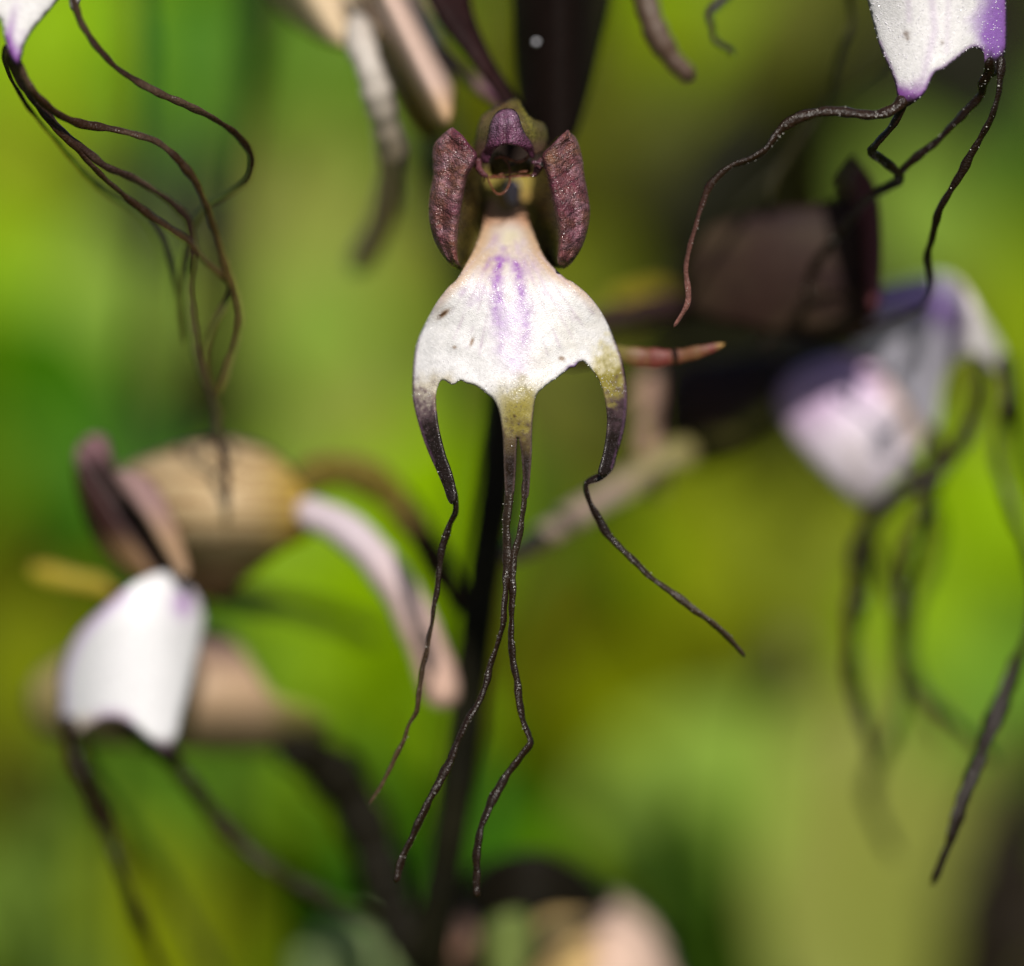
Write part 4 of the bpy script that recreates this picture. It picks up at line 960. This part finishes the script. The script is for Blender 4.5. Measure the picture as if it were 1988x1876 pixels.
tube('spur', [(692, 30, 22, 24), (703, 90, 18, 28), (722, 150, 17, 28), (744, 230, 19, 27), (757, 310, 24, 27), (752, 390, 30, 27), (725, 460, 36, 27), (688, 525, 42, 22)], lambda t, x, y: mix(lin(190, 180, 170), lin(196, 170, 140), smooth01(.2, .7, t)), M_SOFT, I, rings=14, step=9)
tube('spur', [(735, 60, 26, 22), (755, 110, 27, 26), (770, 160, 28, 24), (790, 215, 29, 16)], lin(190, 170, 150), M_SOFT, I, rings=14, step=9)
tube('ovary', [(845, 90, 20, 12), (868, 112, 20, 13), (915, 155, 21, 12.5), (965, 195, 23, 12), (1030, 250, 29, 11)], lambda t, x, y: mix(lin(120, 100, 95), lin(130, 70, 110), smooth01(.3, .8, t)), M_SOFT, I, rings=12, step=6)
tube('ovary', [(680, -60, 22, 24), (790, -110, 26, 24), (950, -60, 30, 22), (1085, 20, 33, 18)], [0.06, 0.03, 0.02], M_STALK, I, step=10)

# ---- flower above the frame, only spur and threads reach in
J = flower('flower above the others showing only a brown spur and faint blurred threads', 1300, -300, 28)
tube('spur', [(1230, -180, 20, 22), (1240, -70, 17, 22), (1255, 0, 15, 24), (1275, 60, 14, 23), (1302, 110, 14, 20), (1335, 143, 14, 18), (1348, 152, 14, 12)], lambda t, x, y: mix(lin(92, 78, 62), lin(84, 62, 50), t), M_SOFT, J, rings=14, step=8)
plain_hood(J, oval(1350, -300, 150, 110), 20, 8, [0.16, 0.09, 0.05], 1350, -300, 150, 110)
lipJ = sheet('lip', oval(1600, -220, 90, 130), lambda x, y, q: 18 + 4 * ((x - 1600) / 90) ** 2, [0.7, 0.64, 0.68], M_LIP, J, 12, 12)
thread(lipJ, run([(1020, -400, 24), (1030, -150, 22), (1042, 0, 22), (1050, 120, 22), (1002, 250, 20), (960, 400, 20), (940, 500, 19), (830, 680, 20), (710, 850, 20), (630, 990, 20), (622, 1100, 15)], 17, 24, c4, .3594), [0.04, 0.034, 0.014])
thread(lipJ, run([(950, -420, 16), (1350, -100, 14), (1380, 100, 14), (1235, 330, 14), (1100, 450, 14), (960, 565, 12), (800, 750, 14), (620, 960, 14), (430, 1150, 8)], 18, 34, c4, .3594), [0.05, 0.045, 0.02])
tube('ovary', [(1300, -300, 26, 26), (1200, -260, 30, 22), (1110, -150, 33, 18)], [0.08, 0.04, 0.02], M_STALK, J, step=12)

# ------------------------------------------------------------------ other growth close by
def stalk_thing(name, label, cat, pts, colour, group=None, flat=1.0):
    last = P(*pts[-1][:3])
    root = thing(name, label, cat, (last.x, last.y, 0), group)
    tube('blade', pts, colour, M_STALK, root, rings=10, step=16, flat=flat)
    v, f = stem_tube([last + Vector((0, 0, 0.002)), (last * 0.5 + Vector((last.x, last.y, 0)) * 0.5) + Vector((0.002, 0.004, 0)), Vector((last.x, last.y, -0.01))], pts[-1][3] * UNIT * 1.2, 0.0016)
    mesh_object('stem', np.array(v), f, STEM_MAT, root)
    return root
stalk_thing('grass_stalk', 'dark blurred grass stem behind the cropped purple lip', 'grass stalk', [(255, -300, 75, 10), (262, 0, 75, 16), (266, 150, 76, 18), (262, 300, 78, 12), (250, 700, 84, 9), (235, 1300, 90, 9), (220, 2000, 98, 9)], [0.022, 0.035, 0.006])
stalk_thing('grass_stalk', 'wide dark grass stem behind the flower seen from behind', 'grass stalk', [(520, -350, 70, 20), (508, -50, 70, 36), (498, 90, 71, 30), (480, 230, 74, 16), (462, 500, 80, 10), (450, 1100, 90, 9), (440, 2000, 100, 9)], [0.014, 0.022, 0.006])
stalk_thing('dark_brown_shape', 'dark brown flat shape blurred beside pale sunlit leaves', 'leaf', [(2040, 1330, 150, 10), (2000, 1480, 150, 45), (1960, 1620, 150, 80), (1935, 1780, 150, 95), (1925, 1920, 151, 95), (1925, 2060, 153, 60)], [0.012, 0.008, 0.004], flat=0.3)  # flat dark brown piece on a plain stem
stalk_thing('pale_leaf', 'pale round-tipped leaf blurred at the foot of the stalk', 'leaf', [(695, 1775, 70, 50), (688, 1825, 70, 92), (680, 1920, 72, 100), (690, 2060, 76, 60)], lin(150, 168, 112), flat=0.3)
stalk_thing('dark_strip', 'dark narrow strip blurred beneath the drooping grey spur', 'leaf', [(820, 150, 78, 20), (840, 280, 78, 60), (880, 430, 80, 62), (900, 560, 82, 40), (905, 800, 86, 14), (880, 1400, 92, 10), (850, 2050, 100, 10)], [0.014, 0.020, 0.005], flat=0.3)  # flat dark strip filling the dark area below the spur
stalk_thing('grass_bud', 'small pale round bud blurred among green leaves beside the stalk', 'bud', [(1495, 1230, 110, 14), (1520, 1275, 110, 44), (1512, 1330, 110, 30), (1470, 1400, 112, 8), (1440, 1700, 118, 7), (1430, 2050, 124, 7)], lambda t, x, y: mix(lin(176, 170, 110), lin(90, 100, 20), smooth01(1290, 1340, y)))
